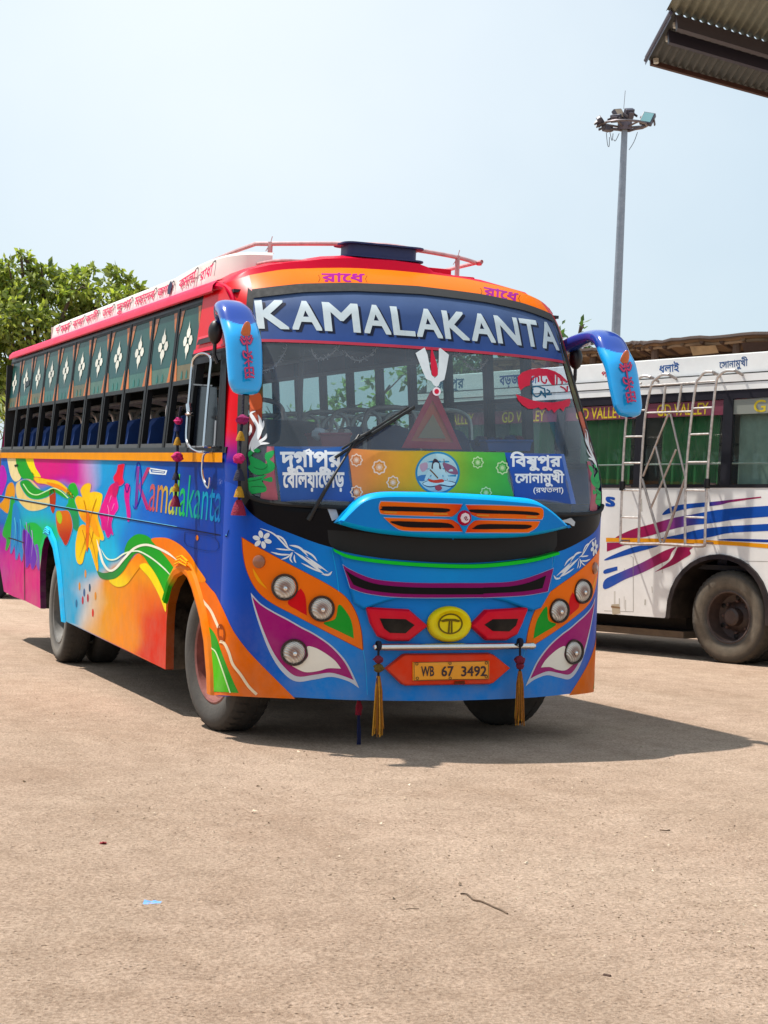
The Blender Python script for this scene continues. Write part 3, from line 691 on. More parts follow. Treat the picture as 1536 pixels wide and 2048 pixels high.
# bumper seams, painted as the light blue highlight along them
for q in ([(660,405),(690,560),(705,690),(712,700)], [(845,1003),(860,1100),(870,1270)]):
    mb.draw(ribbon(sp(z5(q), 4, False), 1.6), body, '#5ab4f0', .006, None, mirror=True)
mb.build('front_panel', PAINT, bus, smooth=True, sharp=40)

# raised middle of the bumper: lip, slot, vents, number board
mb = MB()
def relief(px, h, colf, inset=5.0, off0=.0, lip=None, bev=.5, mapf=body, mbx=None, step=14):
    """solid relief: outline stands h proud, with a rounded shoulder inset by some pixels"""
    mbx = mbx or mb; q = np.asarray(px, float); c = q.mean(0); n = len(q)
    T = np.roll(q, -1, 0) - np.roll(q, 1, 0); T /= np.linalg.norm(T, axis=1)[:, None] + 1e-9
    Nn = np.stack([-T[:, 1], T[:, 0]], -1)
    ar = 0.5 * np.sum(q[:, 0] * np.roll(q[:, 1], -1) - np.roll(q[:, 0], -1) * q[:, 1])
    if ar < 0: Nn = -Nn
    qi = q + Nn * inset * .55; qj = q + Nn * inset
    cc = colf if callable(colf) else (lambda V: np.tile(lin(colf), (len(V), 1)))
    rings = []
    for Q, hh in ((q, off0), (q, h * .6), (qi, h * .93), (qj, h)):
        P, N = mapf(Q); P0, N0 = mapf(q); rings.append(P + N * hh)
    G = np.array(rings); G = np.concatenate([G, G[:, :1]], 1)
    col = cc(np.concatenate([q, q[:1]])); mbx.grid(G, np.array([lip(np.concatenate([q, q[:1]])) if lip else col] * 4), raw=True)
    V, Fa = tri2d([qj], step); P, N = mapf(V); mbx.add(P + N * h, Fa, cc(V), raw=True)
    return qj
bc = lambda V: GAIN_F * mixc('#048edc', '#0678cc', np.abs(V[:, 0] - 895) / 220)
BP = np.concatenate([sp(np.array([(676, 1102), (705, 1113), (780, 1124), (880, 1132), (960, 1131), (1050, 1121), (1102, 1108)]), 4, False), np.array([(1098, 1180), (1078, 1215)]), sp(np.array([(1060, 1222), (980, 1196), (895, 1199), (800, 1196), (725, 1218)]), 3, False), np.array([(706, 1205), (690, 1150)])])
relief(BP, .035, bc, 5)
mb.draw(np.concatenate([sp(np.array([(664, 1096), (700, 1110), (780, 1121), (880, 1127), (960, 1127), (1050, 1117), (1107, 1103)]), 5, False), sp(np.array([(1108, 1108), (1050, 1124), (960, 1134.5), (880, 1134.5), (780, 1128), (700, 1117), (668, 1103)]), 5, False)]), body, '#12c832', .052, 14)
G = []
for q in sp(np.array([(664, 1096), (700, 1110), (780, 1121), (880, 1127), (960, 1127), (1050, 1117), (1107, 1103)]), 5, False):
    P, N = body(q); G.append([P[0] + N[0] * .052, P[0] + N[0] * .0])
mb.grid(np.array(G), '#18a83a')
slot_o = np.concatenate([sp(z5([(722,500),(760,525),(860,570),(960,592),(1150,605),(1400,606),(1536,606)]), 3, False), sp(np.array([(960, 1165), (1010, 1163), (1050, 1154), (1098, 1136)]), 3, False), sp(np.array([(1087, 1182), (1040, 1190), (960, 1194)]), 3, False), sp(z5([(1536,690),(1200,692),(1000,686),(850,665),(765,635)]), 3, False)])
cen = slot_o.mean(0)
mb.draw(slot_o + (slot_o - cen) * (.006, .05), body, '#bcc6e8', .038, 14)
mb.draw(slot_o, body, '#8a1066', .041, 14)
slot_i = np.concatenate([sp(z5([(735,528),(780,560),(870,600),(970,620),(1150,632),(1400,634),(1536,634)]), 3, False), sp(np.array([(960, 1174), (1010, 1172), (1050, 1164), (1083, 1150)]), 3, False), sp(np.array([(1076, 1175), (1035, 1182), (960, 1186)]), 3, False), sp(z5([(1536,672),(1200,672),(1000,664),(860,644),(782,615)]), 3, False)])
mb.draw(slot_i, body, '#07070c', .044, 14)
mb.build('bumper', PAINT, bus, smooth=True, sharp=40)

# upper grille pod standing out over the dark opening
mb = MB()
pod = sp(np.array([(667, 1045), (667, 1045), (688, 1020), (714, 996), (745, 986), (800, 985), (900, 988), (1000, 994), (1048, 1000), (1078, 1018), (1114, 1054), (1114, 1054), (1060, 1067), (1000, 1074), (880, 1075), (790, 1070), (720, 1060)]), 5)
relief(pod, .16, bc, 9, lip=lambda V: GAIN_F * np.tile(lin('#18a8ee'), (len(V), 1)))  # bright cyan shoulder: light catching the pod's edge is put into the colour
def z7(pts): return np.array(pts, float) / 4.8 + (740, 980)
SL = ([(30,150),(45,112),(80,106),(400,118),(775,130),(775,130),(745,190),(690,238),(640,244),(300,236),(75,224),(38,205)],
      [(808,136),(808,136),(1100,140),(1420,155),(1490,165),(1510,200),(1500,262),(1450,270),(1100,262),(920,255),(860,225)],
      [(72,258),(72,258),(400,266),(640,272),(700,285),(745,320),(778,385),(778,385),(500,384),(260,378),(170,345)],
      [(808,395),(808,395),(835,330),(880,290),(950,280),(1200,286),(1478,290),(1478,290),(1450,345),(1390,385),(1320,396)])
SI = ([(60,165),(70,150),(400,158),(650,172),(620,205),(400,200),(60,190)],
      [(850,178),(1100,186),(1300,192),(1450,206),(1455,232),(1250,222),(900,212)],
      [(135,290),(400,296),(640,308),(700,350),(640,352),(300,348),(180,322)],
      [(880,350),(950,318),(1200,318),(1395,326),(1360,360),(1200,362),(890,364)])
for k in range(4):
    q = sp(z7(SL[k]), 4); c = q.mean(0)
    mb.draw(q + (q - c) * (.012, .10), body, '#b9c9e6', .163, 14)
    mb.draw(q, body, None, .166, 14, colf=lambda V: mixc('#ee6a14', '#d8381a', 1 - np.abs(V[:, 0] - 905) / 60))
    mb.draw(sp(z7(SI[k]), 3), body, '#120a0e', .169, 14)
    if k < 2:
        b = z7([(70, 205), (640, 222)] if k == 0 else [(905, 232), (1450, 250)]); mb.draw(ribbon(b, 3.6), body, '#d9a27a', .170, None)
mb.draw(z7([(785,130),(800,130),(850,225),(920,255),(960,265),(880,285),(830,330),(800,395),(785,395),(745,320),(690,280),(640,262),(700,240),(745,195)]), body, '#1d8fdc', .172, None)
P, N = body(z7([(790, 258)])); o = P[0] + N[0] * .174
mb.build('grille', PAINT, bus, smooth=True, sharp=40)
mb = MB(); mb.lathe([(0, .012), (.035, .012), (.040, .010), (.045, 0)], o, N[0], '#b0123a', 24)
mb.lathe([(0, .016), (.028, .016), (.031, .012)], o, N[0], '#e9dfe4', 8); mb.draw(ribbon(sp(z7([(775,262),(790,245),(800,255),(785,270),(800,278),(812,265)]), 3, False), 1.6), body, '#8a1a3a', .193, None)
mb.build('grille_emblem', PAINT, bus, smooth=True)
# dark opening between pod and bumper with a few mesh bars
mb = MB()
mb.draw(sp(np.array([(655, 1060), (655, 1060), (720, 1064), (800, 1074), (900, 1079), (1000, 1077), (1113, 1057), (1113, 1057), (1108, 1101), (1050, 1116), (960, 1125), (880, 1125), (780, 1118), (700, 1106), (662, 1092)]), 4), body, '#05060a', .006, 14)
mb.build('air_intake', mat('intake_black', '#05060a', rough=.7), bus)

# hexagonal vents, oval badge with its mark, chrome bar, number board
mb = MB()
def z8(pts): return np.array(pts, float) / 4.518 + (720, 1190)
for o_, i_ in (([(48,105),(430,128),(598,275),(430,412),(250,412),(150,370),(85,250)], [(160,205),(390,212),(470,265),(390,338),(250,335),(200,295)]),
             ([(1482,108),(1120,132),(980,275),(1120,405),(1300,405),(1400,350),(1450,240)], [(1390,208),(1165,212),(1090,262),(1165,318),(1310,322),(1370,270)])):
    mb = MB(); q = z8(o_); c = q.mean(0)
    mb.draw(q + (q - c) * .035, body, '#8a96c8', .004, 14)
    relief(q, .045, lambda V: np.tile(lin('#d8122e'), (len(V), 1)), 6)
    mb.draw(z8(i_), body, '#050508', .048, 14)
    mb.build('bumper_vent', PAINT, bus, smooth=True, sharp=30)
P, N = body(z8([(797, 262)])); bo, bn = P[0], N[0]
ex = np.array([1.0, 0, 0]); ex -= bn * (ex @ bn); ex /= np.linalg.norm(ex); ez = np.cross(ex, bn); ez *= np.sign(ez[2])
def on_badge(x, y, h): return bo + ex * x + ez * y + bn * h
mb = MB(); ring = []
for sx, hh in ((1.0, .004), (.98, .028), (.9, .042), (.78, .046), (.66, .036), (.62, .030), (.3, .030), (0.001, .030)):
    ring.append([on_badge(.141 * sx * math.cos(t), .108 * sx * math.sin(t), hh) for t in np.linspace(0, 2 * math.pi, 36, endpoint=False)])
mb.grid(np.array(ring), '#ecd40c', wrap=True)
def bd(polys, col, h, holes=()):
    V, Fa = tri2d(polys, None, holes); mb.add(np.array([on_badge(x, y, h) for x, y in V]), Fa, col)
bd([ell(0, .004, .080, .062, 32)], '#6a5a1a', .033, [ell(0, .004, .070, .053, 32)])
bd([np.array([(-.068,.022),(-.03,.034),(.03,.034),(.068,.022),(.05,.014),(.012,.020),(.016,-.05),(.004,-.052),(.002,.02),(-.002,.02),(-.004,-.052),(-.016,-.05),(-.012,.020),(-.05,.014)])], '#6a5a1a', .034)
mb.build('badge', PAINT, bus, smooth=True, sharp=50)
mb = MB(); pts = []
for x in np.linspace(751, 1051, 16): P, N = body([(x, 1292.5 - (x - 751) * .008)]); pts.append(P[0] + N[0] * .055)
mb.tube(pts, .020, '#dddddd', 12)
for e in (pts[0], pts[-1]): mb.lathe([(0, .03), (.016, .026), (.022, .012), (.022, -.012), (.016, -.026), (0, -.03)], e, pts[-1] - pts[0], '#eeeeee', 14)
for x in (790, 1012):
    P, N = body([(x, 1292)]); mb.tube([P[0], P[0] + N[0] * .05], .009, '#999999', 8)
mb.build('bumper_bar', CHROME, bus, smooth=True)
mb = MB()
q = z8([(218,660),(375,535),(400,527),(1150,520),(1190,535),(1335,655),(1185,790),(1150,802),(400,815),(360,800)])
relief(q, .040, lambda V: np.tile(lin('#ea3a16'), (len(V), 1)), 4)
mb.draw(z8([(830,772),(918,768),(922,795),(826,800)]), body, '#6a2a18', .042, None)
nb = mb.build('number_board', PAINT, bus, smooth=True, sharp=30)
mb = MB(); q = z8([(452,598),(1132,585),(1130,752),(452,766)])
relief(q, .052, lambda V: np.tile(lin('#ee9a10'), (len(V), 1)), 1.2, .042)
frame = q * 1.0
for a, b in zip(q, np.roll(q, -1, 0)): mb.draw(ribbon(np.array([a, b]) * .97 + q.mean(0) * .03, 1.0), body, '#5a3a10', .054, None)
for (a, b, s_) in ((525, 637, 'WB'), (706, 810, '67'), (882, 1104, '3492')):
    letters(mb, s_, (z8([(a, 722)])[0], z8([(b, 720)])[0], z8([(b, 630)])[0], z8([(a, 632)])[0]), body, '#2a1020', .055, bold=.016)
for x, y in ((486,612),(780,606),(1102,604),(490,742),(782,742),(1102,728)): mb.draw(ell(*z8([(x, y)])[0], 3.0, 3.2, 12), body, '#4a3410', .055, None, holes=[ell(*z8([(x, y)])[0], 1.7, 1.9, 12)])
mb.build('number_plate', SATIN, bus)

# --- upper flank: cantrail, gutter, windows, driver's window
def wbox(mbx, v0, v1, z0, z1, d0, d1, col, far=False, n=1, mi=0):
    """box between v0..v1 and z0..z1 lying d0..d1 inside the leaning window plane"""
    P = np.array([[float(Uz(z)) + d, v, z] for d in (d0, d1) for v in (v0, v1) for z in (z0, z1)])
    if far: P = mirP(P)
    mbx.add(P, [(0, 1, 3, 2), (4, 6, 7, 5), (0, 4, 5, 1), (2, 3, 7, 6), (0, 2, 6, 4), (1, 5, 7, 3)], col, mi)
PIL = [1.45] + [2.07 + .726 * k for k in range(11)]
ZS, ZC, ZT = 1.765, 2.215, 2.715
for far in (False, True):
    mb = MB()
    wbox(mb, .52, VEND, 1.730, ZS, -.004, .06, '#17191c', far)                 # sill channel
    wbox(mb, 1.15, VEND, ZT, 2.752, -.004, .06, '#1a1416', far)
    G = []
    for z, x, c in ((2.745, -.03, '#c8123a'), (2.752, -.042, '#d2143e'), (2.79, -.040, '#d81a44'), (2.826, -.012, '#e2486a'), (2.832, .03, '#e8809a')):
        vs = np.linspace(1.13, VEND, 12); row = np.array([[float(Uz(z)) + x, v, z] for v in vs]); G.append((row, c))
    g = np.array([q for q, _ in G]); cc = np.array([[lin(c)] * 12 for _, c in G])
    mb.grid(mirP(g) if far else g, cc, raw=True, flip=far)
    mb.build('cantrail', PAINT, bus, smooth=True)
def teal(V):   # film colours of the upper lights: (v, z) local 0..1
    c = mixc('#173a40', '#22565a', V[:, 1] * 1.0); return c
FILM = mat('window_film', attr=True, rough=.3, noise=.35, nscale=3.2, spec=.06)
WFRAME = mat('window_frame', attr=True, rough=.5, noise=.15, nscale=12, spec=.12)
CLEAR = glass_mat('window_glass', (.52, .70, .63), .05, (.5, .6, .58))
rng = random.Random(5)
for k in range(11):
    a, b = PIL[k], PIL[k + 1]
    mb = MB(); fc = '#202326'
    wbox(mb, a - .022, a + .034, ZS, ZT, -.004, .05, fc)
    wbox(mb, b - .022 if k == 10 else b - .066, b - .022 if k < 10 else b + .022, ZS, ZT, .0, .04, '#17191c')
    wbox(mb, a + .022, b - .06, ZC - .03, ZC, -.001, .03, '#2b2f31'); wbox(mb, a + .022, b - .06, ZS, ZS + .028, -.002, .03, '#4a4d4f')
    wbox(mb, a + .022, b - .06, ZT - .02, ZT, -.002, .03, '#141618')
    w = mb.build('window', WFRAME, bus)
    mb = MB(); a1, b1 = a + .034, b - .066; L = b1 - a1
    def pm(V): return np.stack([Uz(V[:, 1]) + .002, a1 + V[:, 0] * L, V[:, 1]], -1), np.tile([-1.0, 0, 0], (len(V), 1))
    z0, z1 = ZC, ZT - .02
    def shp(q, c, off): 
        V, Fa = tri2d([np.asarray(q, float)], None); P, N = pm(V); mb.add(P + N * off, Fa, c)
    V, Fa = tri2d([np.array([(0, z0), (1, z0), (1, z1), (0, z1)])], .1); P, N = pm(V)
    t = (V[:, 1] - z0) / (z1 - z0); lowc = ['#5a5a40', '#2a605a', '#3a665c', '#2c5a58', '#48685a'][rng.randrange(5)] if k else '#6a6042'
    mb.add(P, Fa, mixc('#1c4a4c', '#2a4f48', t + .25 * np.sin(V[:, 0] * 3 + k)), raw=True)
    shp([(0, z0), (1, z0), (1, z0 + .11), (0, z0 + .11)], lowc, .001); shp([(0, z0 + .105), (1, z0 + .105), (1, z0 + .115), (0, z0 + .115)], '#1a4a48', .0015)
    og = '#b8682a'
    for s in (0, 1):
        f = (lambda x: x) if s == 0 else (lambda x: 1 - x)
        shp([(f(0), z0), (f(.15), z0), (f(.11), z0 + .05), (f(.08), z0 + .10), (f(.03), z0 + .15), (f(0), z0 + .16)], og, .003)
        shp([(f(0), z1), (f(.17), z1), (f(.12), z1 - .04), (f(.09), z1 - .09), (f(.03), z1 - .14), (f(0), z1 - .16)], og if s == 0 else '#a8683a', .003)
    for x in (.38, .62):
        shp([(x - .05, z0 + .01), (x + .05, z0 + .01), (x + .03, z0 + .05), (x, z0 + .07), (x - .03, z0 + .05)], '#1f6a62', .003)
    cx, cz_ = .5, 2.478; wh = '#dcdcd0'
    for dx, dz in ((0, .054), (0, -.054), (-.135, 0.0), (.135, 0.0)):
        e = ell(cx + dx, cz_ + dz, .095, .036, 6 if dx else 10); shp(e, wh, .004)
    shp([(cx - .05, cz_ + .07), (cx + .05, cz_ + .07), (cx + .015, cz_ + .105), (cx, cz_ + .135), (cx - .015, cz_ + .105)], wh, .0045)
    shp([(cx - .05, cz_ - .07), (cx + .05, cz_ - .07), (cx + .015, cz_ - .105), (cx, cz_ - .13), (cx - .015, cz_ - .105)], wh, .0045)
    if k in (9,): shp([(.1, 2.42), (.5, 2.40), (.5, 2.46), (.1, 2.48)], '#0c0c10', .006)
    mb.build('pane', FILM, w)
    # the same opening on the far side, clear glass
    mb = MB()
    wbox(mb, a - .03, a + .03, ZS, ZT, -.012, .05, fc, True); wbox(mb, a + .03, b - .03, ZC - .02, ZC + .01, 0, .03, fc, True)
    wbox(mb, a + .03, b - .03, ZS, ZS + .03, 0, .03, fc, True); wbox(mb, a + .03, b - .03, ZT - .14, ZT, .0, .03, '#5a3a3a', True)
    if k == 10: wbox(mb, b - .03, b + .03, ZS, ZT, -.012, .05, fc, True)
    w2 = mb.build('window', WFRAME, bus)
    mb = MB(); mb.add(mirP(np.array([[float(Uz(z)) + .015, v, z] for v, z in ((a + .03, ZS), (b - .03, ZS), (b - .03, ZT), (a + .03, ZT))])), [(0, 1, 2, 3)], '#88aaaa'); mb.build('pane', CLEAR, w2)
# driver's side: red quarter panel, dark sliding window, chrome guard loop
mb = MB()
def sp2(pts): return side(np.array(pts, float))[0]
def sdraw(px, col, off): V, Fa = tri2d([np.asarray(px, float)], 10); P, N = side(V); mb.add(P + N * off, Fa, col)
DQ = [(409, 590), (425, 578), (447, 568), (462, 600), (458, 700), (392, 702)]
sdraw(DQ, '#d4121e', .004)
zc = lambda x, y: np.array([(200 + x / 5.688, 560 + y / 5.688)])
sdraw(np.concatenate([zc(1090, 800), zc(1440, 725), zc(1440, 750), zc(1080, 845)]), '#e2485a', .012)
sdraw(np.concatenate([zc(1145, 655), zc(1345, 605), zc(1345, 625), zc(1145, 682)]), '#e88a90', .016)
sdraw(np.concatenate([zc(1145, 682), zc(1345, 625), zc(1320, 695), zc(1120, 745)]), '#2a1c1c', .014)
mb.build('quarter_panel', PAINT, bus)
mb = MB()
def dfr(px, col, off=.004): V, Fa = tri2d([np.asarray(px, float)], 12); P, N = side(V); mb.add(P + N * off, Fa, col)
dfr(np.concatenate([zc(1060, 850), zc(1460, 770), zc(1455, 800), zc(1070, 890)]), '#15161a', .01)
for q in ([(1075,850),(1100,850),(1015,1955),(990,1955)], [(1395,790),(1455,780),(1418,1955),(1320,1955)], [(1000,1905),(1400,1890),(1400,1960),(995,1960)], [(1078,870),(1400,810),(1400,905),(1070,970)], [(1030,1178),(1290,1195),(1285,1212),(1028,1196)]):
    dfr(np.concatenate([zc(*p) for p in q]), '#1b1e22' if q[0][0] != 1030 else '#5a5f64', .006)
for q in ([(1322,1600),(1340,1600),(1325,1900),(1305,1900)], [(1010,1890),(1330,1885),(1330,1900),(1010,1908)]): dfr(np.concatenate([zc(*p) for p in q]), '#7d8288', .009)
w = mb.build('driver_window', WFRAME, bus)
mb = MB(); dfr(np.concatenate([zc(1030,1190), zc(1290,1205), zc(1320,1900), zc(1000,1905)]), '#10151c', -.02); mb.build('pane', mat('tinted_pane', '#0c1016', rough=.15, spec=.06), w)
mb = MB()
lp = sp(np.concatenate([zc(x, y) for x, y in ((1300,1960),(1230,1955),(1150,1905),(1108,1815),(1118,1560),(1150,1200),(1168,990),(1195,895),(1265,850),(1345,858),(1388,915),(1375,1080),(1345,1400),(1325,1650),(1305,1900))]), 5, False)
P, N = side(lp); mb.tube(P + (-.07, 0, 0), .009, '#cfcfcf', 8)
for q in (0, -1, 40): mb.tube([P[q] + (-.07, 0, 0), P[q] + (.01, 0, 0)], .009, '#8a8a8a', 6)
mb.lathe([(.0, -.03), (.022, -.03), (.022, .03), (0, .03)], side(zc(1140, 1470))[0][0] + (-.07, 0, 0), (0, .5, 1), '#1c1c20', 10)
mb.lathe([(.022, -.045), (.03, -.035), (.022, -.025)], side(zc(1140, 1470))[0][0] + (-.07, 0, 0), (0, .2, 1), '#55585c', 10)
hk = sp(np.concatenate([zc(x, y) for x, y in ((1300,1960),(1265,2010),(1255,2200),(1290,2330),(1330,2360),(1345,2250))]), 5, False)
P, N = side(hk); mb.tube(P + (-.05, 0, 0), .008, '#2a2a2e', 6)
mb.build('window_guard', CHROME, bus, smooth=True)

# --- A pillars, glass surround, fascia, roof
mb = MB()
ztop = lambda u: zor(max(u, .085))
front_rows(lambda z: (float(Uz(z)) - .001, ugz(z)), zws, ztop, 10, 34, mb, lambda P: mixc('#0c3c9c', '#d4121e', (P[:, 2] - 1.66) / .20) * .95)
front_rows(lambda z: (max(.085, ugz(z)) if z > 2.6 else ugz(z), HC), zgt, zor, 22, 8, mb, lambda P: mixc('#ee6c0a', '#f07c14', (P[:, 2] - 2.74) / .2))
for s_, q in (('রােধ', [(644, 566), (728, 567), (728, 549), (644, 548)]), ('রােধ', [(968, 592), (1034, 606), (1036, 588), (968, 575)])):
    letters(mb, s_, q, body, '#a0148a', .003, bold=.022, base=-.12, top=.60)
    for e in (0, 1): 
        x = q[0][0] - 7 if e == 0 else q[1][0] + 6; y = (q[0][1] + q[3][1]) / 2 if e == 0 else (q[1][1] + q[2][1]) / 2
        mb.draw(ribbon(np.array([(x, y - 7), (x + (3 if e == 0 else -3), y), (x, y + 7)]), 1.4), body, '#8a4a14', .003, None)
mb.build('front_fascia', PAINT, bus, smooth=True, sharp=40)
mb = MB(); P, N = body(sp(np.array([(398, 586), (415, 578), (432, 573), (447, 574), (459, 582), (466, 597), (470, 615)]), 5, False))
mb.tube(P + N * .004, np.linspace(.034, .012, len(P)), '#d2143c', 8); mb.build('drip_rail', PAINT, bus, smooth=True)
mb = MB()
front_rows(lambda z: (ugz(z), HC), lambda u: zgt(u) - .055, lambda u: zgt(u) + .002, 22, 3, mb, lambda P: np.tile(lin('#0d0e12'), (len(P), 1)), .012)
bl = np.concatenate([sp(np.array([(496, 576), (486, 690), (477, 785), (475, 874), (477, 975), (490, 1012)]), 4, False), sp(np.array([(503, 992), (497, 975), (495, 900), (499, 787), (503, 690), (508, 586)]), 4, False)])
mb.draw(bl, body, '#101116', .010, 10, mirror=True)
gb = [body(np.array([q]))[0][0] + body(np.array([q]))[1][0] * .012 for q in sp(np.array([(497, 985), (510, 997), (552, 1006), (657, 1013.5), (760, 1016), (908, 1001)]), 4, False)]
mb.tube(gb, .014, '#141519', 6); mb.tube(mirP(np.array(gb)), .014, '#141519', 6)
mb.build('windscreen_seal', RUBBER, bus, smooth=True)
mb = MB()
GL = front_rows(lambda z: (ugz(z) - .01, HC), zws, lambda u: zgt(u) - .03, 26, 14, mb, lambda P: np.tile(lin('#88aaaa'), (len(P), 1)), -.004)
WS = glass_mat('windscreen_glass', (.62, .72, .80), .10, (.46, .52, .62), .015, 1.1)  # film holds dust plus the grey sky reflection as diffuse colour
wsc = mb.build('windscreen', WS, bus, smooth=True)
# roof skin
vs_top = lambda u: float(front_pt(u, zor(min(u, BW - u)))[1])
us = np.concatenate([np.linspace(.085, .30, 8), np.linspace(.4, 2.1, 16), np.linspace(2.2, 2.415, 8)]); G, CC = [], []
for t in (0, .03, .08, .2, .5, 1.0):
    row, cr = [], []
    for u in us:
        z = zor(min(u, BW - u)); v0 = vs_top(u); v = v0 + (VEND - v0) * t
        row.append((u, v, z + .02 * math.sin(math.pi * min(1, t * 5)))); cr.append(lin('#d0122c') if v < 2.1 else lin('#d8d4cc'))
    G.append(row); CC.append(cr)
mb = MB(); mb.grid(np.array(G), np.array(CC), raw=True)
wall = [(float(Uz(z)), VEND, z) for z in (.62, 1.73, 2.75)]
mb.grid(np.array([[(x, v, z) for x, v, z in wall] + [(.24, VEND, 2.85), (.85, VEND, 2.94)], [(BW - x, v, z) for x, v, z in wall] + [(BW - .24, VEND, 2.85), (BW - .85, VEND, 2.94)]]), '#b8326a')
# mound behind the fascia
gm = []
for u, hgt in ((.11, .0), (.16, .030), (.24, .052), (.36, .062), (.50, .066), (.60, .072), (.72, .088), (.9, .095), (1.2, .092), (1.36, .086), (1.42, .066), (1.46, .030), (1.8, .026), (2.15, .022), (2.38, .0)):
    v0 = vs_top(min(u, BW - u)); gm.append([(u, v0 - .004, zor(min(u, BW - u)) - .005), (u, v0 + .03, zor(min(u, BW - u)) + hgt * .7), (u, v0 + .14, zor(min(u, BW - u)) + hgt), (u, v0 + 1.1, zor(min(u, BW - u)) + hgt), (u, v0 + 1.2, zor(min(u, BW - u)))])
mb.grid(np.array(gm), '#d80f34')
mb.box((1.44, .98, 2.94), (1.62, 1.35, 3.005), '#d80f34', bev=.01); mb.box((1.62, 1.0, 2.93), (1.80, 1.30, 2.97), '#c80f2c', bev=.01)
mb.build('roof', PAINT, bus, smooth=True, sharp=30)
# white lettered board along the roof edge
path = sp(np.array([(.125, 7.22), (.125, 5.0), (.125, 2.6), (.135, 1.9), (.19, 1.50), (.30, 1.30), (.46, 1.22)]), 6, False)
mb = MB(); G, CC = [], []
for h_, c, ins in ((2.83, '#e85a78', 0), (2.85, '#f6ccd0', .004), (2.885, '#f2eae6', .010), (2.965, '#eeeae4', .022), (2.985, '#e8e4dc', .05), (2.985, '#e8e4dc', .10)):
    ex_ = np.clip((2.6 - path[:, 1]) / 1.3, 0, 1) * .06
    n_ = np.gradient(path, axis=0); n_ /= np.linalg.norm(n_, axis=1)[:, None]; nn_ = np.stack([-n_[:, 1], n_[:, 0]], -1)
    zz = np.where(h_ > 2.9, h_ + ex_, h_ + ex_ * (h_ - 2.83))
    G.append(np.concatenate([path + nn_ * -ins * -1 * (-1 if nn_[0][0] < 0 else 1), zz[:, None]], 1)); CC.append(np.tile(lin(c), (len(path), 1)))
mb.grid(np.array(G), np.array(CC), raw=True)
mb.add(np.array([(.125, 7.22, 2.83), (.125, 7.22, 2.96), (.3, 7.22, 2.98), (.3, 7.22, 2.9)]), [(0, 1, 2, 3)], '#e0dcd4')
def bmap(q): return np.stack([np.full(len(q), .118) + (q[:, 1] - 2.83) * .14, q[:, 0], q[:, 1]], -1), np.tile([-1.0, 0, .1], (len(q), 1))
words = [('শ', 7.0, 6.85), ('মা', 6.75, 6.30), ('বাবা', 6.15, 5.65), ('কালী', 5.55, 5.05), ('তারা', 4.85, 4.45), ('দুর্গা', 4.30, 3.80), ('মহাদেব', 3.65, 3.02), ('জগত', 2.92, 2.50), ('কমলা', 2.30, 1.88), ('রাধা', 1.74, 1.45)]
for s_, a, b in words:
    vis = {'মহাদেব': 'মহােদব', 'দুর্গা': 'দুগা', 'কালী': 'কালী'}.get(s_, s_)
    letters(mb, vis, ((a, 2.868), (b, 2.868 + (.01 if b < 2.4 else 0)), (b, 2.935 + (.03 if b < 2 else 0)), (a, 2.935)), bmap, '#d8526e', .004, bold=.02, base=-.1, top=.62)
    arc = sp(np.array([(b + .03, 2.935 + (.03 if b < 2 else 0)), (b - .02, 2.95 + (.03 if b < 2 else 0)), (b - .06, 2.93 + (.03 if b < 2 else 0)), (b - .07, 2.875)]), 5, False)
    V = ribbon(arc, .012); mb.draw(V, bmap, '#5a4a4a', .004, None)
mb.draw(np.array([(2.60, 2.87), (2.52, 2.86), (2.50, 2.93), (2.56, 2.965), (2.62, 2.93)]), bmap, '#1c1a3a', .006, None)
mb.build('roof_board', PAINT, bus, smooth=True, sharp=30)
# roof rack rails
RACK = mat('rack_paint', '#cfa2a2', rough=.35, noise=.35, nscale=14)
mb = MB()
zr = 3.12
top = sp(np.array([(.36, 2.75, zr - .10), (.41, 2.60, zr - .01), (.415, 1.60, zr), (.50, 1.40, zr), (1.086, 1.03, zr + .005), (1.40, 1.06, zr), (1.76, 1.21, zr), (2.0, 1.40, zr), (2.0, 1.41, zr), (1.97, 1.7, zr), (1.90, 5.6, zr - .02)]), 5, False)
mb.tube(top, .014, '#fff', 8)
low = sp(np.array([(.36, 4.5, 2.96), (.34, 2.2, 2.965), (.40, 1.15, 2.965), (.60, .98, 2.97), (.9, .96, 2.98)]), 5, False); mb.tube(low, .011, '#fff', 8)
for p in ((.50, 1.40), (1.76, 1.21), (1.95, 2.6), (1.92, 4.2)): mb.tube([(p[0], p[1], 2.92), (p[0], p[1], zr + .012)], .017, '#fff', 8)
for p in ((.50, 1.40), (1.76, 1.21)): mb.tube([(p[0] - .03, p[1], zr - .05), (p[0], p[1], zr), (p[0] + .012, p[1], zr + .05)], .003, '#fff', 5)
mb.build('roof_rack', RACK, bus, smooth=True)
# roof hatch
mb = MB(); hv = .97
def rr(u0, u1, v0, v1, r, z): return np.array([(x, y, z) for cx, cy, a0 in ((u1 - r, v0 + r, -90), (u1 - r, v1 - r, 0), (u0 + r, v1 - r, 90), (u0 + r, v0 + r, 180)) for x, y in [(cx + r * math.cos(R(a0 + k * 22.5)), cy + r * math.sin(R(a0 + k * 22.5))) for k in range(5)]])
L = [rr(.90, 1.40, hv + .02, hv + .26, .06, 3.0), rr(.90, 1.40, hv + .02, hv + .26, .06, 3.028), rr(.87, 1.43, hv - .01, hv + .29, .07, 3.030), rr(.87, 1.43, hv - .01, hv + .29, .07, 3.040), rr(.91, 1.39, hv + .03, hv + .25, .06, 3.042), rr(.91, 1.39, hv + .03, hv + .25, .06, 3.112), rr(.87, 1.43, hv - .01, hv + .29, .07, 3.114), rr(.87, 1.43, hv - .01, hv + .29, .07, 3.124), rr(1.0, 1.3, hv + .06, hv + .22, .05, 3.130)]
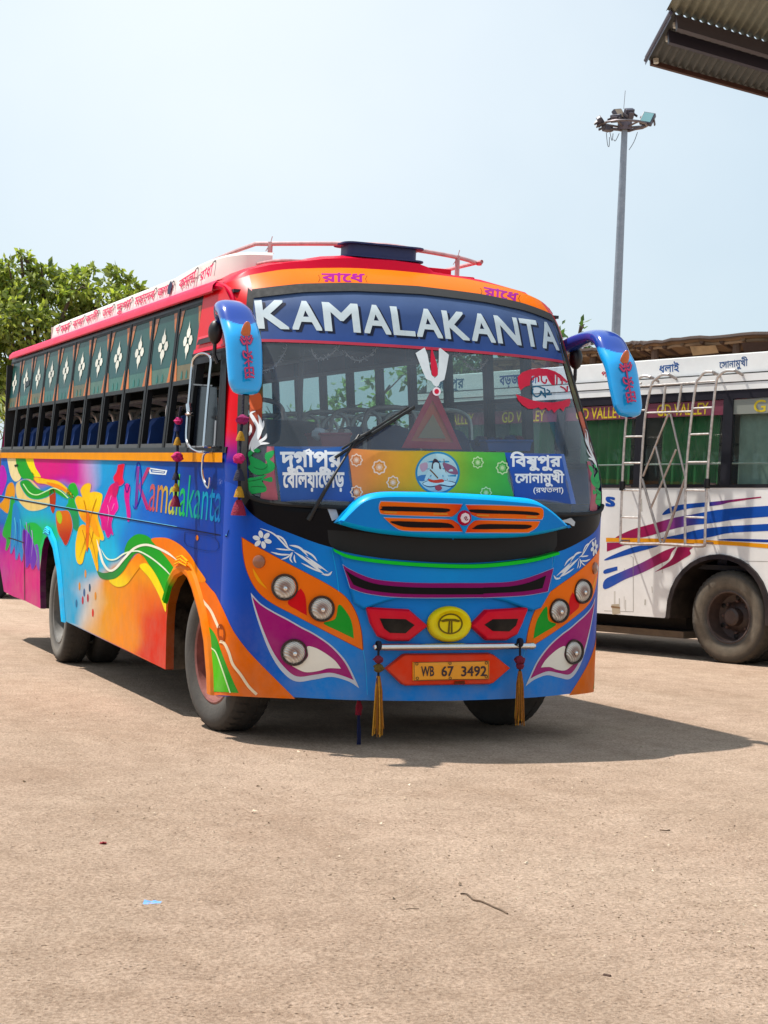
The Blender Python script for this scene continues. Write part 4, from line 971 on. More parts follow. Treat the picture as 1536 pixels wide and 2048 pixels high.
mb.grid(np.array(L), '#16255e', wrap=True); mb.add(L[-1], [tuple(range(20))], '#16255e')
mb.build('roof_hatch', SATIN, bus, smooth=True, sharp=30)

# --- stickers on and behind the windscreen
def wz(q):   # (u, z) -> glass surface
    P = front_pt(q[:, 0], q[:, 1]); return P, nbody(P)
STICK = mat('sticker', attr=True, rough=.45, noise=.14, nscale=4, spec=.25)
mb = MB(); us = np.linspace(.2, 2.3, 44)
def strip(zlo, zhi, c0, c1, off):
    G, CC = [], []
    for t in np.linspace(0, 1, 14):
        row = np.array([(u, zlo(u) + (zhi(u) - zlo(u)) * t) for u in us]); P, N = wz(row); G.append(P + N * off); CC.append(mixc(c0, c1, np.full(len(us), t)))
    mb.grid(np.array(G), np.array(CC), raw=True)
zb = lambda u: 2.428 + .004 * math.sin((u - .2) / 2.1 * math.pi)
zt_ = lambda u: zgt(min(u, BW - u)) - .04
strip(zb, zt_, '#2a4a8c', '#44587c', .001); strip(lambda u: zb(u) - .018, zb, '#c0344a', '#b8304a', .001)
def name(s_, u0, u1, z0, z1, col, off, du=0, dz=0, bold=.03):
    letters(mb, s_, ((u0 + du, z0 + dz), (u1 + du, z0 + dz), (u1 + du, z1 + dz), (u0 + du, z1 + dz)), wz, col, off, bold=bold, shear=.030, step=.05)
for du, dz, c, off in ((.016, -.014, '#0c1430', .005), (0, 0, '#ccd8dc', .011)):
    x = .215
    for ch, w_ in zip('KAMALAKANTA', (.185, .185, .235, .185, .150, .190, .185, .190, .200, .165, .185)):
        name(ch, x, x + w_ * .86, 2.497, 2.680, c, off, du, dz, bold=.021); x += w_ * 1.003
mb.build('name_banner', STICK, bus, nfun=nbody)

mb = MB()
def gl(px, col, off=.001, n=0, colf=None, step=14, hol=()):
    q = np.asarray(px, float) if not n else sp(px, n); mb.draw(q, body, col, off, step, colf=colf, holes=hol)
gl([(548,893),(697,893),(709,1003),(562,1003)], None, colf=lambda V: mixc('#2a62ae', '#2a56a4', (V[:, 1] - 893) / 110))
def bn(s_, q, bold=.03, base=-.22, top=.80, col='#eef2f6', off=.005, extra=()): letters(mb, s_, q, body, col, off, bold=bold, base=base, top=top, extra=extra)
bn('দূর্গাপুর'.replace('র্', ''), [(563, 943), (683, 943), (683, 897), (561, 897)])
gl(ribbon(np.array([(603, 907), (612, 902), (620, 899)]), 3.6), '#eef2f6', .005, step=None)
bn('েবিলয়ােতাড়', [(566, 984), (688, 984), (688, 938), (566, 938)])
mb.build('route_board', STICK, bus, nfun=nbody)
mb = MB()
gl([(1009,905),(1122,908),(1142,1008),(1030,996)], None, colf=lambda V: mixc('#1c54b4', '#1a4a9c', (V[:, 1] - 905) / 100))
gl([(1122,908),(1128,908),(1152,1008),(1142,1008)], '#5a7ac0')
def cr(x, y): return (1000 + x / 6.982, 880 + y / 6.982)
bn('িবষুপুর', [cr(150, 425), cr(850, 425), cr(850, 195), cr(150, 195)], base=-.26)
gl(ribbon(sp(np.array([cr(430,300), cr(470,330), cr(440,370), cr(480,375)]), 4, False), 2.6), '#eef2f6', .005, step=None)
bn('েসানামুখী', [cr(210, 645), cr(890, 645), cr(890, 445), cr(210, 445)], base=-.26)
bn('(রথতলা)', [cr(465, 750), cr(880, 750), cr(880, 650), cr(465, 650)], base=-.16, bold=.012)
mb.build('route_board', STICK, bus, nfun=nbody)
# rainbow panel with flowers and a round picture
mb = MB()
def rb(V):
    t = (V[:, 0] - 697) / 330; k = [0, .15, .35, .55, .75, 1]; c = np.array([lin(x) for x in ('#e08a5a', '#e6923c', '#e0a82a', '#b4b42a', '#5cb43a', '#2fae4a')])
    return np.stack([np.interp(t, k, c[:, i]) for i in range(3)], -1)
gl([(695,897),(860,902),(1010,905),(1028,996),(709,1006)], None, colf=rb)
def cm(x, y): return (680 + x / 4.267, 890 + y / 4.267)
for x, y, r in ((140,130,13),(335,190,15),(452,320,13.5),(140,402,13),(1175,150,12),(1385,195,13.5),(1245,408,12)):
    cx, cy = cm(x, y); pt = np.array([(cx + (r + 1.3 * math.cos(8 * a)) * .92 * math.cos(a), cy + (r + 1.3 * math.cos(8 * a)) * .95 * math.sin(a)) for a in np.linspace(0, 2 * math.pi, 48, endpoint=False)])
    lt = '#f2d8c4' if x < 600 else '#bfe2a8'
    gl(pt, lt, .0035, hol=[(pt - (cx, cy)) * .78 + (cx, cy)]); gl(ell(cx, cy, 3.4, 3.4, 12), lt, .0035)
    gl((pt - (cx, cy)) * .5 + (cx, cy), None, .0028, colf=lambda V: rb(V) * .55 + lin(lt) * .45)
c0 = cm(832, 238)
gl(ell(*c0, 44.5, 42.5, 40), '#1d86b4', .0035); gl(ell(*c0, 40.5, 38.5, 40), '#a9cfd8', .0042)
P_ = lambda pts: [cm(*p) for p in pts]
gl(P_([(660,270),(720,255),(760,290),(700,310),(668,300)]), '#3a78b4', .005, 3); gl(P_([(880,150),(980,190),(1005,250),(930,240),(890,200)]), '#8a5a78', .005, 3)
gl(P_([(680,170),(740,150),(745,200),(700,230)]), '#b89ab0', .005, 3)
gl(P_([(700,330),(770,300),(880,300),(985,320),(960,360),(880,350),(840,350),(760,362)]), '#3a4a64', .0055, 3)
gl(P_([(760,205),(800,195),(865,200),(900,230),(935,300),(900,300),(875,250),(860,300),(780,300),(780,250),(740,300),(720,295)]), '#b4d8e0', .006, 3)
gl(P_([(705,330),(780,300),(860,300),(980,325),(940,350),(860,335),(820,345),(760,352)]), '#c4e2e8', .0065, 3)
gl(P_([(755,290),(800,300),(870,292),(885,315),(820,325),(760,312)]), '#d2402e', .007, 3)
gl(P_([(790,150),(812,140),(842,150),(845,195),(820,215),(796,200)]), '#b9dbe4', .007, 4); gl(P_([(785,160),(795,130),(808,118),(830,128),(850,160),(862,205),(845,200),(842,160),(812,150),(795,165),(790,205),(780,200)]), '#3a2a3a', .0075, 3)
gl(ribbon(sp(np.array(P_([(765,210),(800,245),(835,285)])), 4, False), 2.6), '#6a4a2a', .008, step=None); gl(P_([(815,350),(850,345),(870,370),(840,392),(812,375)]), '#b44a5a', .007, 3)
gl(ribbon(np.array(P_([(885,120),(900,220),(915,300)])), 1.2), '#8a5a2a', .007, step=None)
mb.build('picture_board', STICK, bus, nfun=nbody)
# corner plumes, painted swans, pillar strips (same on both ends of the glass)
mb = MB()
def gz(px, col, off=.003, n=4, colf=None): mb.draw(sp(px, n) if n else np.asarray(px, float), body, col, off, 8, colf=colf, mirror=True)
z8b = lambda p: [(380 + x / 4.267, 560 + y / 4.267) for x, y in p]
def strp(V): 
    t = np.clip((V[:, 1] - 620) / 250, 0, 1); k = [0, .25, .45, .62, .8, 1]; c = np.array([lin(x) for x in ('#1c2a24', '#3a4a2a', '#7a6a1e', '#3a4a1e', '#b8481a', '#7a1a2a')])
    return np.stack([np.interp(t, k, c[:, i]) for i in range(3)], -1) * (.75 + .25 * np.sin(V[:, 1] * .21 + V[:, 0] * .3))[:, None]
gz([(511,600),(519,600),(519,640),(524,690),(526,790),(522,880),(497,890),(500,787),(504,690)], None, .002, 0, strp)
gz(z8b([(505,970),(600,970),(612,1080),(560,1110),(515,1080)]), '#d0561e', .003, 3)
for q, w in (([(548,1470),(530,1440),(560,1380),(600,1290),(600,1200),(580,1150)], 9), ([(505,1450),(520,1400),(560,1330),(580,1260),(545,1190),(520,1140),(560,1120)], 9), ([(505,1330),(520,1280),(515,1230)], 6), ([(530,1440),(580,1390),(640,1350),(655,1310)], 7), ([(540,1450),(600,1400),(680,1395)], 6), ([(590,1300),(620,1260),(630,1200)], 6)):
    mb.draw(ribbon(sp(z8b(q), 5, False), w * .8, -.3), body, '#e6e8ea', .005, None, mirror=True)
sw = lambda p: [(480 + x / 13.65, 860 + y / 13.65) for x, y in p]
gz([(534,893),(548,893),(556,1000),(520,1001),(530,940)], '#a85a6a', .0015, 0)
gz(sw([(220,640),(330,530),(480,510),(560,560),(500,620),(380,610),(310,700),(420,770),(560,830),(700,920),(740,880),(680,760),(700,640),(800,590),(920,560),(930,640),(880,740),(810,800),(940,920),(940,1060),(860,1140),(720,1200),(500,1230),(340,1170),(220,1020),(290,940),(250,780)]), '#16a04e', .004, 3)
gz(sw([(220,1330),(420,1290),(620,1240),(740,1230),(640,1340),(860,1280),(870,1420),(650,1380),(600,1400),(720,1560),(700,1680),(500,1720),(280,1730),(220,1500)]), '#18a452', .004, 3)
for q in ([(380,1010),(480,1060),(640,1070),(740,1000),(730,920)], [(250,760),(320,680),(400,640)], [(300,1560),(450,1540),(680,1560)], [(240,1400),(400,1380),(600,1330)]):
    mb.draw(ribbon(sp(sw(q), 4, False), 1.3), body, '#0a5a2a', .006, None, mirror=True)
mb.build_halves('windscreen_ornament', STICK, bus); mb = MB()
# sectarian mark and ring in the middle of the glass
cv = lambda p: [(780 + x / 8.533, 680 + y / 8.533) for x, y in p]
gl(cv([(435,225),(590,130),(640,250),(680,480),(710,600),(765,655),(815,600),(830,420),(832,150),(860,140),(1005,255),(960,520),(925,680),(850,720),(830,780),(795,800),(745,770),(700,700),(620,670),(560,540)]), '#dfe4e6', .004)
gl(cv([(710,120),(745,240),(800,420),(815,560),(800,610),(765,630),(720,600),(698,480),(690,300)]), '#d01238', .005, 3)
gl(ell(*cv([(795, 880)])[0], 8.2, 8.6, 20), '#f0dce2', .004); gl(ell(*cv([(795, 880)])[0], 4.8, 5.2, 16), '#d01238', .005)
mb.build('windscreen_emblem', STICK, bus, nfun=nbody); mb = MB()
# red transfer at the right of the glass
co = lambda p: [(1020 + x / 9.6, 700 + y / 9.6) for x, y in p]
gl(co([(145,520),(230,430),(400,370),(560,350),(720,365),(860,410),(980,480),(1060,560),(1110,610),(1090,640),(960,560),(860,470),(860,680),(800,670),(740,590),(700,500),(600,500),(420,500),(385,600),(380,680),(280,710),(200,780),(160,700)]), '#d8143a', .004)
gl(co([(110,850),(250,900),(400,960),(600,1000),(820,1010),(1000,980),(1140,930),(1160,1000),(1130,1080),(1060,1100),(1020,1180),(960,1120),(900,1150),(850,1210),(800,1140),(740,1170),(680,1110),(600,1150),(540,1100),(460,1130),(350,1130),(240,1060),(150,960)]), '#d8143a', .004)
for q in ([(420,580),(470,520),(540,520),(545,620)], [(600,500),(610,600),(680,640),(700,560)], [(900,470),(895,660)], [(960,560),(1000,610),(990,660)], [(960,700),(1040,740),(1090,800),(1100,690)], [(780,500),(850,620)]):
    gl(ribbon(sp(np.array(co(q)), 4, False), 3.4), '#c8143a', .004, step=None)
for q in ([(440,740),(430,820),(500,900),(580,860),(590,790),(640,860),(680,900)], [(420,720),(520,700),(640,740),(660,730)], [(660,740),(680,920)], [(700,760),(760,800),(700,860),(800,850)]):
    gl(ribbon(sp(np.array(co(q)), 4, False), 3.0), '#0f5a7a', .004, step=None)
mb.build('windscreen_sticker', STICK, bus, nfun=nbody)

# wiper
mb = MB()
def ong(px, off): P, N = body(np.atleast_2d(np.array(px, float))); return P + N * off
arm = np.concatenate([ong([(620, 1036)], .03), ong([(660, 965)], .05), ong([(716, 876)], .04)]); mb.tube(sp(arm, 4, False), [.012] * 5 + [.007] * 4, '#0c0c0e', 6)
mb.tube(ong([(617, 1040), (624, 1028)], .03), .016, '#101012', 8)
mb.tube(ong(np.linspace((670, 918), (826, 818), 8), .022), .010, '#0a0a0c', 6); mb.tube(ong(np.linspace((682, 905), (812, 822), 8), .045), .007, '#101012', 6)
mb.tube(ong([(700, 898), (716, 880), (740, 868)], .03), .010, '#141416', 6)
mb.build('wiper', mat('wiper_black', '#0b0b0d', rough=.5), bus, smooth=True)
mb = MB(); mb.draw(np.array([(1085, 1035), (1142, 1036), (1150, 1044), (1148, 1052), (1112, 1050)]), body, '#b9c0c8', .006, 14); mb.build('number_sticker', STICK, bus); mb = MB(); mb.draw(np.array([(655, 1018), (672, 1018), (678, 1036), (664, 1042)]), body, '#b9c0c8', .006, None)
mb.build('number_sticker', STICK, bus)

# --- lamps
LENS = bpy.data.materials.new('lamp_glass'); LENS.use_nodes = True
n_, l_ = LENS.node_tree.nodes, LENS.node_tree.links; b_ = n_['Principled BSDF']
b_.inputs['Metallic'].default_value = .30; b_.inputs['Roughness'].default_value = .22; b_.inputs['Coat Weight'].default_value = .5; b_.inputs['Coat Roughness'].default_value = .03
t_ = n_.new('ShaderNodeTexCoord'); w_ = n_.new('ShaderNodeTexWave'); w_.wave_type = 'BANDS'; w_.bands_direction = 'DIAGONAL'; w_.inputs['Scale'].default_value = 34; w_.inputs['Distortion'].default_value = 1.6; w_.inputs['Detail Scale'].default_value = 1.5; l_.new(t_.outputs['Object'], w_.inputs['Vector'])
lr_ = n_.new('ShaderNodeValToRGB'); lr_.color_ramp.elements[0].color = (.74, .72, .69, 1); lr_.color_ramp.elements[1].color = (1, 1, 1, 1); l_.new(w_.outputs['Color'], lr_.inputs[0]); ac_ = n_.new('ShaderNodeAttribute'); ac_.attribute_name = 'Col'; ml_ = n_.new('ShaderNodeMix'); ml_.data_type = 'RGBA'; ml_.blend_type = 'MULTIPLY'; ml_.inputs['Factor'].default_value = 1; l_.new(lr_.outputs[0], ml_.inputs['A']); l_.new(ac_.outputs['Color'], ml_.inputs['B']); l_.new(ml_.outputs['Result'], b_.inputs['Base Color'])
bp_ = n_.new('ShaderNodeBump'); bp_.inputs['Strength'].default_value = .35; bp_.inputs['Distance'].default_value = .012; l_.new(w_.outputs['Color'], bp_.inputs['Height']); l_.new(bp_.outputs[0], b_.inputs['Normal'])
def lamp(name, px, r, mirror):
    P, N = body(np.array([px], float)); P, N = P[0], N[0]
    if mirror: P = mirP(P); N = N * (-1, 1, 1)
    N = N * .55 + np.array([0, -1.0, .05]) * .45; N /= np.linalg.norm(N)
    mb = MB(); mb.lathe([(r * 1.14, -.02), (r * 1.14, .016), (r * 1.08, .026), (r * .98, .018), (r * .92, -.004)], P, N, '#3a2a22', 28); bz = mb.build(name, SATIN, bus, smooth=True)
    mb = MB(); mb.lathe([(r * .96, .008), (r * .90, .016), (r * .80, .021), (r * .6, .026), (r * .42, .029), (r * .25, .031), (0.001, .032)], P, N, n=28, cols=['#f8f6f2', '#ece8e2', '#dcd6ce', '#c8c0b8', '#9a8278', '#86665c', '#b8a298'])  # pale rim and centre put the lamp's reflections into the lens colour
    o = mb.build('lens', LENS, bz, smooth=True)
    mb = MB(); mb.lathe([(r * .20, .029), (r * .17, .036), (0.001, .038)], P + np.array([r * .05, 0, -r * .1]), N, '#f4f2ec', 16); mb.build('bulb_shield', CHROME, bz, smooth=True)
for mir in (False, True):
    lamp('headlight', z5([(382, 633)])[0], .069, mir); lamp('headlight', z5([(600, 760)])[0], .067, mir); lamp('fog_light', z5([(437, 1018)])[0], .069, mir)
    P, N = body(z5([(232, 482)])); P, N = P[0], N[0]
    if mir: P = mirP(P); N = N * (-1, 1, 1)
    mb = MB(); mb.lathe([(.040, 0), (.038, .010), (.030, .016), (.0, .019)], P, N, '#7a4a32', 20); mb.build('marker_lamp', mat('marker_amber', '#8a5236', rough=.15, coat=.6), bus, smooth=True)

# --- horn shaped mirrors
SEC = [(.10, .98, 2.50, .045, .042), (.04, .84, 2.565, .052, .045), (.0, .66, 2.595, .070, .046), (-.008, .52, 2.585, .092, .053), (-.005, .42, 2.545, .103, .056), (0, .335, 2.465, .107, .055), (0, .255, 2.38, .108, .058), (-.003, .20, 2.25, .106, .052), (-.008, .155, 2.13, .098, .046), (-.01, .135, 2.08, .075, .036), (-.01, .128, 2.062, .02, .01)]
def horn(mir):
    C_ = sp([s[:3] for s in SEC], 14, False); Wd = np.interp(np.linspace(0, 1, len(C_)), np.linspace(0, 1, len(SEC)), [s[3] for s in SEC]); Th = np.interp(np.linspace(0, 1, len(C_)), np.linspace(0, 1, len(SEC)), [s[4] for s in SEC])
    T = np.gradient(C_, axis=0); T /= np.linalg.norm(T, axis=1)[:, None]; G, CC = [], []
    for c, t, a, b in zip(C_, T, Wd, Th):
        A = np.array([1.0, 0, 0]); A -= t * (A @ t); A /= np.linalg.norm(A); B = np.cross(t, A)
        if B[1] > 0 and c[2] < 2.6: B = -B
        th = np.linspace(0, 2 * math.pi, 40, endpoint=False); e = lambda x: np.sign(x) * np.abs(x) ** .8
        ring = c + np.outer(e(np.cos(th)) * a, A) + np.outer(e(np.sin(th)) * b, np.array([0, 0, 0]) + (B if B[2] > 0 else -B) * 1.0)
        G.append(ring)
        zz = ring[:, 2] + .55 * (ring[:, 1] - c[1]) * 0
        lim = 2.475 + 3.0 * (ring[:, 0] - c[0]) ** 2
        CC.append(np.where((zz > lim)[:, None], lin('#16409e'), lin('#0fa0e6')))
    G = np.array(G); mb = MB(); mb.grid(mirP(G) if mir else G, np.array(CC), raw=True, wrap=True, flip=mir)
    return mb
for mir in (False, True):
    mb = horn(mir)
    p0 = np.array([0 if not mir else BW, .19, 2.38]); nn = np.array([0, -.91, .42]); 
    mp1 = lambda V, p0=p0, nn=nn: (on_plane(V, p0, nn), np.tile(nn / np.linalg.norm(nn), (len(V), 1)))
    px0 = proj([p0])[0]; pos = proj([(0 if not mir else BW, .205, 2.41), (0 if not mir else BW, .10, 2.16)])
    d = pos[1] - pos[0]; ax = d / np.linalg.norm(d); pr_ = np.array([-ax[1], ax[0]]); L = np.linalg.norm(d)
    def mk(q, w, o=.012):
        pts = [pos[0] + ax * y * L + pr_ * x * 20 for x, y in q]
        mb.draw(ribbon(sp(pts, 4, False), w + 2.0), mp1, '#4a1060', o, None); mb.draw(ribbon(sp(pts, 4, False), w), mp1, '#d01658', o + .003, None)
    mk([(0, -.12), (0, .05)], 1.6); mk([(-.55, .02), (-.2, .12), (0, .02), (.2, .12), (.55, .02)], 3); mk([(-.6, .08), (-.3, .22), (0, .16), (.3, .22), (.6, .08)], 3); mk([(0, .1), (0, 1.02)], 2.2)
    mk([(-.4, .40), (-.1, .46), (.4, .38), (.42, .5), (.1, .55), (-.3, .5), (-.42, .58)], 2.4); mk([(-.4, .66), (.0, .62), (.42, .68)], 2.2); mk([(-.45, .78), (.45, .78)], 2.4); mk([(-.4, .78), (-.36, .9), (0, .88), (.36, .9), (.42, .78)], 2.2); mk([(-.45, 1.02), (0, .98), (.45, 1.02)], 2.2); mk([(.38, .88), (.40, 1.02)], 2.2); mk([(-.38, .9), (-.42, .96)], 2.0)
    hm = mb.build('side_mirror', mat('mirror_paint', attr=True, rough=.18, coat=.7), bus, smooth=True, sharp=60)
    c = np.array([0, .262, 2.42]); mb = MB(); G = []
    for k in range(9):
        a = -math.pi / 2 + math.pi * k / 8; zz = c + np.array([0, -.45, .9]) / 1.006 * .075 * math.sin(a) + np.array([0, -.05, .0]); rr_ = .030 * math.cos(a)
        th = np.linspace(0, 2 * math.pi, 14, endpoint=False); G.append([zz + np.array([rr_ * math.cos(t), -rr_ * .7 * math.sin(t) * .9, -rr_ * .7 * math.sin(t) * .45]) for t in th])
    G = np.array(G); mb.grid(mirP(G) if mir else G, '#c8622a', wrap=True); mb.build('indicator_lamp', mat('indicator_amber', '#c0602a', rough=.2, coat=.5), hm, smooth=True)
    # dark bracket and rear glass of the mirror arm
    mb = MB(); cb = np.array([.03, .86, 2.47]); G = []
    for k in range(9):
        a = -math.pi / 2 + math.pi * k / 8; th = np.linspace(0, 2 * math.pi, 14, endpoint=False)
        G.append([cb + np.array([.045 * math.cos(a) * math.cos(t) - .03, .05 * math.cos(a) * math.sin(t), .075 * math.sin(a)]) for t in th])
    G = np.array(G); mb.grid(mirP(G) if mir else G, '#101014', wrap=True)
    st = np.array([(0, .86, 2.42), (.0, .86, 2.33), (.02, .85, 2.28)]); mb.tube(mirP(st) if mir else st, .012, '#1a1a1e', 6); mb.build('bracket', SATIN, hm, smooth=True)

# --- wheels
TYRE = mat('tyre_rubber', attr=True, rough=.85, noise=.3, nscale=14, bump=.15, bscale=60)
RIMM = mat('rim_paint', attr=True, rough=.5, noise=.35, nscale=18)
def wheel(c, r, w, out, steer=0, rimc='#8a4038', parent=bus, dual=False, tc='#3a3733', side_c='#5a5650', rimr=.30, name='wheel'):
    """out = -1 when the outer face looks to -X"""
    ax = np.array([out * math.cos(steer), math.sin(steer) * out, 0]); c = np.array(c, float)
    root = bpy.data.objects.new(name, None); COL.objects.link(root); root.location = c; root.matrix_world = Matrix.Translation(Vector(c)); root.parent = parent; root.matrix_parent_inverse = parent.matrix_world.inverted()
    mb = MB(); h = w / 2
    prof = [(rimr * .98, h * .72), (rimr * 1.06, h * .86), (rimr * 1.22, h * .98), (r * .84, h * 1.0), (r * .93, h * .93), (r * .975, h * .80), (r, h * .62), (r, 0), (r, -h * .62), (r * .975, -h * .8), (r * .9, -h * .95), (rimr * 1.1, -h * .9), (rimr, -h * .7)]
    cols = [side_c, '#4a4641', side_c, side_c, '#423e39', tc, tc, tc, tc, tc, tc, tc, tc]
    mb.lathe(prof, c, ax, n=56, cols=cols)
    ref = np.array([0, 0, 1.0]); A = np.cross(ax, ref); B = np.cross(A, ax)
    for k in range(44):          # tread blocks along the shoulders
        a0 = 2 * math.pi * k / 44
        for s_ in (1, -1):
            P = []
            for rr_, hh in ((r * .955, .90), (r * 1.008, .66), (r * 1.010, .30), (r * .99, .30)):
                for da in (0, .085): a = a0 + da + (.05 if s_ < 0 else 0); P.append(c + ax * hh * h * s_ + rr_ * (A * math.cos(a) + B * math.sin(a)))
            mb.add(P, [(0, 1, 3, 2), (2, 3, 5, 4), (4, 5, 7, 6)], tc)
    mb.build('tyre', TYRE, root, smooth=True, sharp=40)
    mb = MB(); dep = -.35 * h if dual else .35 * h
    mb.lathe([(rimr * 1.05, h * .80), (rimr * 1.0, h * .86), (rimr * .95, h * .80), (rimr * .93, h * .4), (rimr * .86, dep + .0), (rimr * .62, dep - .02), (rimr * .50, dep + .0), (rimr * .36, dep + .02), (rimr * .34, dep + (.10 if dual else .06)), (rimr * .26, dep + (.12 if dual else .08)), (.001, dep + (.12 if dual else .08))], c, ax, rimc, 40)
    for k in range(8):
        a = 2 * math.pi * k / 8; p = c + rimr * .62 * (A * math.cos(a) + B * math.sin(a)); mb.lathe([(.016, 0), (.016, .035), (.010, .04), (0.001, .04)], p + ax * (dep - .02), ax, '#6a5048', 6)
    for k in range(6):
        a = 2 * math.pi * (k + .5) / 6; p = c + rimr * .76 * (A * math.cos(a) + B * math.sin(a)) + ax * (dep + .004); mb.lathe([(.026, 0), (.020, .003), (.001, .003)], p, ax, '#0c0a0a', 10)
    mb.build('rim', RIMM, root, smooth=True, sharp=40)
    return root
WR = .475
wheel((.18, .91, float(zg(0, .91)) + WR), WR, .25, -1, R(7), '#8a5048', side_c='#474440', tc='#33302d')
wheel((2.08, .95, float(zg(0, .95)) + WR), WR, .25, 1, R(7), '#7a4a44', tc='#45423e')
for s_ in (-1, 1):
    x = .15 if s_ < 0 else BW - .15
    wheel((x, 5.88, float(zg(0, 5.88)) + WR), WR, .24, s_, 0, '#6a6660', dual=True, side_c='#77726a')
    wheel((x - s_ * .29, 5.88, float(zg(0, 5.88)) + WR), WR, .24, s_, 0, '#4a4844', dual=True)
# --- chassis, its dark boxes added under the floor to block light, and cabin
mb = MB()
mb.box((.52, .95, .42), (1.98, 9.0, .95), '#0d0d0f'); mb.box((.30, 2.0, .36), (2.2, 5.1, .80), '#0e0d0d'); mb.box((.3, 6.7, .5), (2.2, 9.1, .9), '#0e0d0d')
mb.tube([(.3, .93, .45), (2.0, .93, .45)], .07, '#141212', 8); mb.tube([(.3, 5.88, .30), (2.2, 5.88, .30)], .11, '#141212', 8)
mb.box((.4, .25, .42), (2.1, .95, .9), '#0a0a0c'); mb.build('chassis', DARK, bus)
mb = MB()
mb.box((.03, .62, .98), (2.47, 9.25, 1.02), '#15161a'); mb.box((.12, .9, 2.73), (2.38, 9.25, 2.75), '#2a2c30')
mb.grid(np.array([[front_pt(u, 1.50) + (0, .02, 0) for u in np.linspace(.06, 2.44, 24)], [(u, .72, 1.50) for u in np.linspace(.06, 2.44, 24)], [(u, .74, 1.0) for u in np.linspace(.06, 2.44, 24)]]), '#2c3036')
mb.box((.12, .95, 2.52), (.64, 9.2, 2.56), '#22262c')                         # luggage rack
mb.box((.015, 9.20, 1.0), (2.485, 9.24, 2.68), '#14161a')
for v in np.arange(2.0, 9, 1.5): mb.tube([(.95, v, 1.0), (.95, v, 2.73)], .018, '#6a6e72', 6)
mb.tube([(.95, 1.2, 2.42), (.95, 9, 2.42)], .016, '#8a8e92', 6); mb.tube([(1.6, 1.2, 2.42), (1.6, 9, 2.42)], .016, '#8a8e92', 6)
mb.box((.06, 1.62, 1.02), (.95, 1.66, 1.98), '#23252b'); mb.build('cabin', mat('cabin_trim', attr=True, rough=.7), bus)
SEATM = mat('seat_cover', attr=True, rough=.85, noise=.2, nscale=30)
def seat():
    mb = MB(); G = []
    for z, v0, wdt in ((1.40, .30, .43), (1.60, .34, .44), (1.80, .40, .43), (1.93, .43, .38), (1.99, .445, .28), (2.01, .45, .12)):
        x = [-wdt / 2, -wdt / 2 + .03, wdt / 2 - .03, wdt / 2]
        G.append([(x[0], v0, z), (x[1], v0 - .05, z), (x[2], v0 - .05, z), (x[3], v0, z), (x[2], v0 + .06, z), (x[1], v0 + .06, z)])
    mb.grid(np.array(G), '#123a7a', wrap=True); mb.add(np.array(G)[-1], [tuple(range(6))], '#123a7a')
    mb.box((-.215, -.15, 1.36), (.215, .34, 1.47), '#123a7a', bev=.03)
    return mb
def hnd():
    mb = MB(); mb.tube(sp(np.array([(-.21, .36, 1.62), (-.21, .43, 1.95), (-.19, .46, 2.08), (-.10, .47, 2.135), (.1, .47, 2.14), (.20, .46, 2.08), (.21, .43, 1.9)]), 4, False), .018, '#d8ccc6', 7); return mb
first = None
for r_ in range(10):
    for u in (.30, .74, 1.78, 2.22):
        v = 1.90 + r_ * .728
        if first is None:
            s0 = seat().build('seat', SEATM, None, smooth=True, sharp=50); h0 = hnd().build('handle', STEEL, None, smooth=True)
            first = (s0.data, h0.data); so, ho = s0, h0
        else:
            so = s0.copy(); COL.objects.link(so); ho = h0.copy(); COL.objects.link(ho)
        so.parent = bus; so.matrix_parent_inverse = bus.matrix_world.inverted(); so.location = (u, v, 0); ho.parent = so; ho.location = (0, 0, 0)

# ------------------------------------------------------------------ the white bus parked behind
WD = np.array([-math.sin(.348), math.cos(.348), 0]); WN = np.array([-math.cos(.348), -math.sin(.348), 0]); WQ = np.array([6.72, 5.45, -.14])
def wb(s, h, d=0):   # along the white bus (towards the right of the picture), height above its ground, depth outwards
    s, h, d = np.broadcast_arrays(np.asarray(s, float), np.asarray(h, float), np.asarray(d, float))
    return WQ - s[..., None] * WD + d[..., None] * WN + np.stack([0 * h, 0 * h, h + .031 * s], -1)
def wpx(V): return on_plane(V, WQ, WN), np.tile(WN, (len(V), 1))
def wloc(px): P = on_plane(px, WQ, WN); s = (P - WQ) @ -WD; return np.stack([s, P[:, 2] + .14 - .031 * s], -1)
wbus = empty('bus', tuple(wb(-3, 0, -1.2)), 'white bus with blue and maroon swooshes and two roof ladders parked behind the painted one', 'bus')
WPAINT = mat('white_bus_paint', attr=True, rough=.4, coat=.05, noise=.13, nscale=1.6, spec=.3, dust=(.2, 1.0, .18))
S0, S1 = -4.75, 3.0
def wbx(mb, s0, s1, h0, h1, d0, d1, col):
    P = np.array([wb(s, h, d) for d in (d0, d1) for s in (s0, s1) for h in (h0, h1)])
    mb.add(P, [(0, 1, 3, 2), (4, 6, 7, 5), (0, 4, 5, 1), (2, 3, 7, 6), (0, 2, 6, 4), (1, 5, 7, 3)], col)
mb = MB(); ang = np.linspace(math.pi, 0, 17); arch = np.stack([.0 + .60 * np.cos(ang), .44 + .63 * np.sin(ang) ** .85], -1); arch = np.concatenate([[(-.61, .42)], arch, [(.61, .42)]])
out = np.concatenate([[(S0, .42)], arch, [(S1, .42), (S1, 1.80), (S0, 1.80)]])
V, Fa = tri2d([out], .5); mb.add(wb(V[:, 0], V[:, 1]), Fa, '#f4f2ee')
for d0, d1, h, c in ((-.0, .008, (2.80, 2.872), '#f6f5f2'), (0, .014, (2.884, 2.958), '#f8f7f4')): wbx(mb, S0, S1, h[0], h[1], -.1, d1, c)
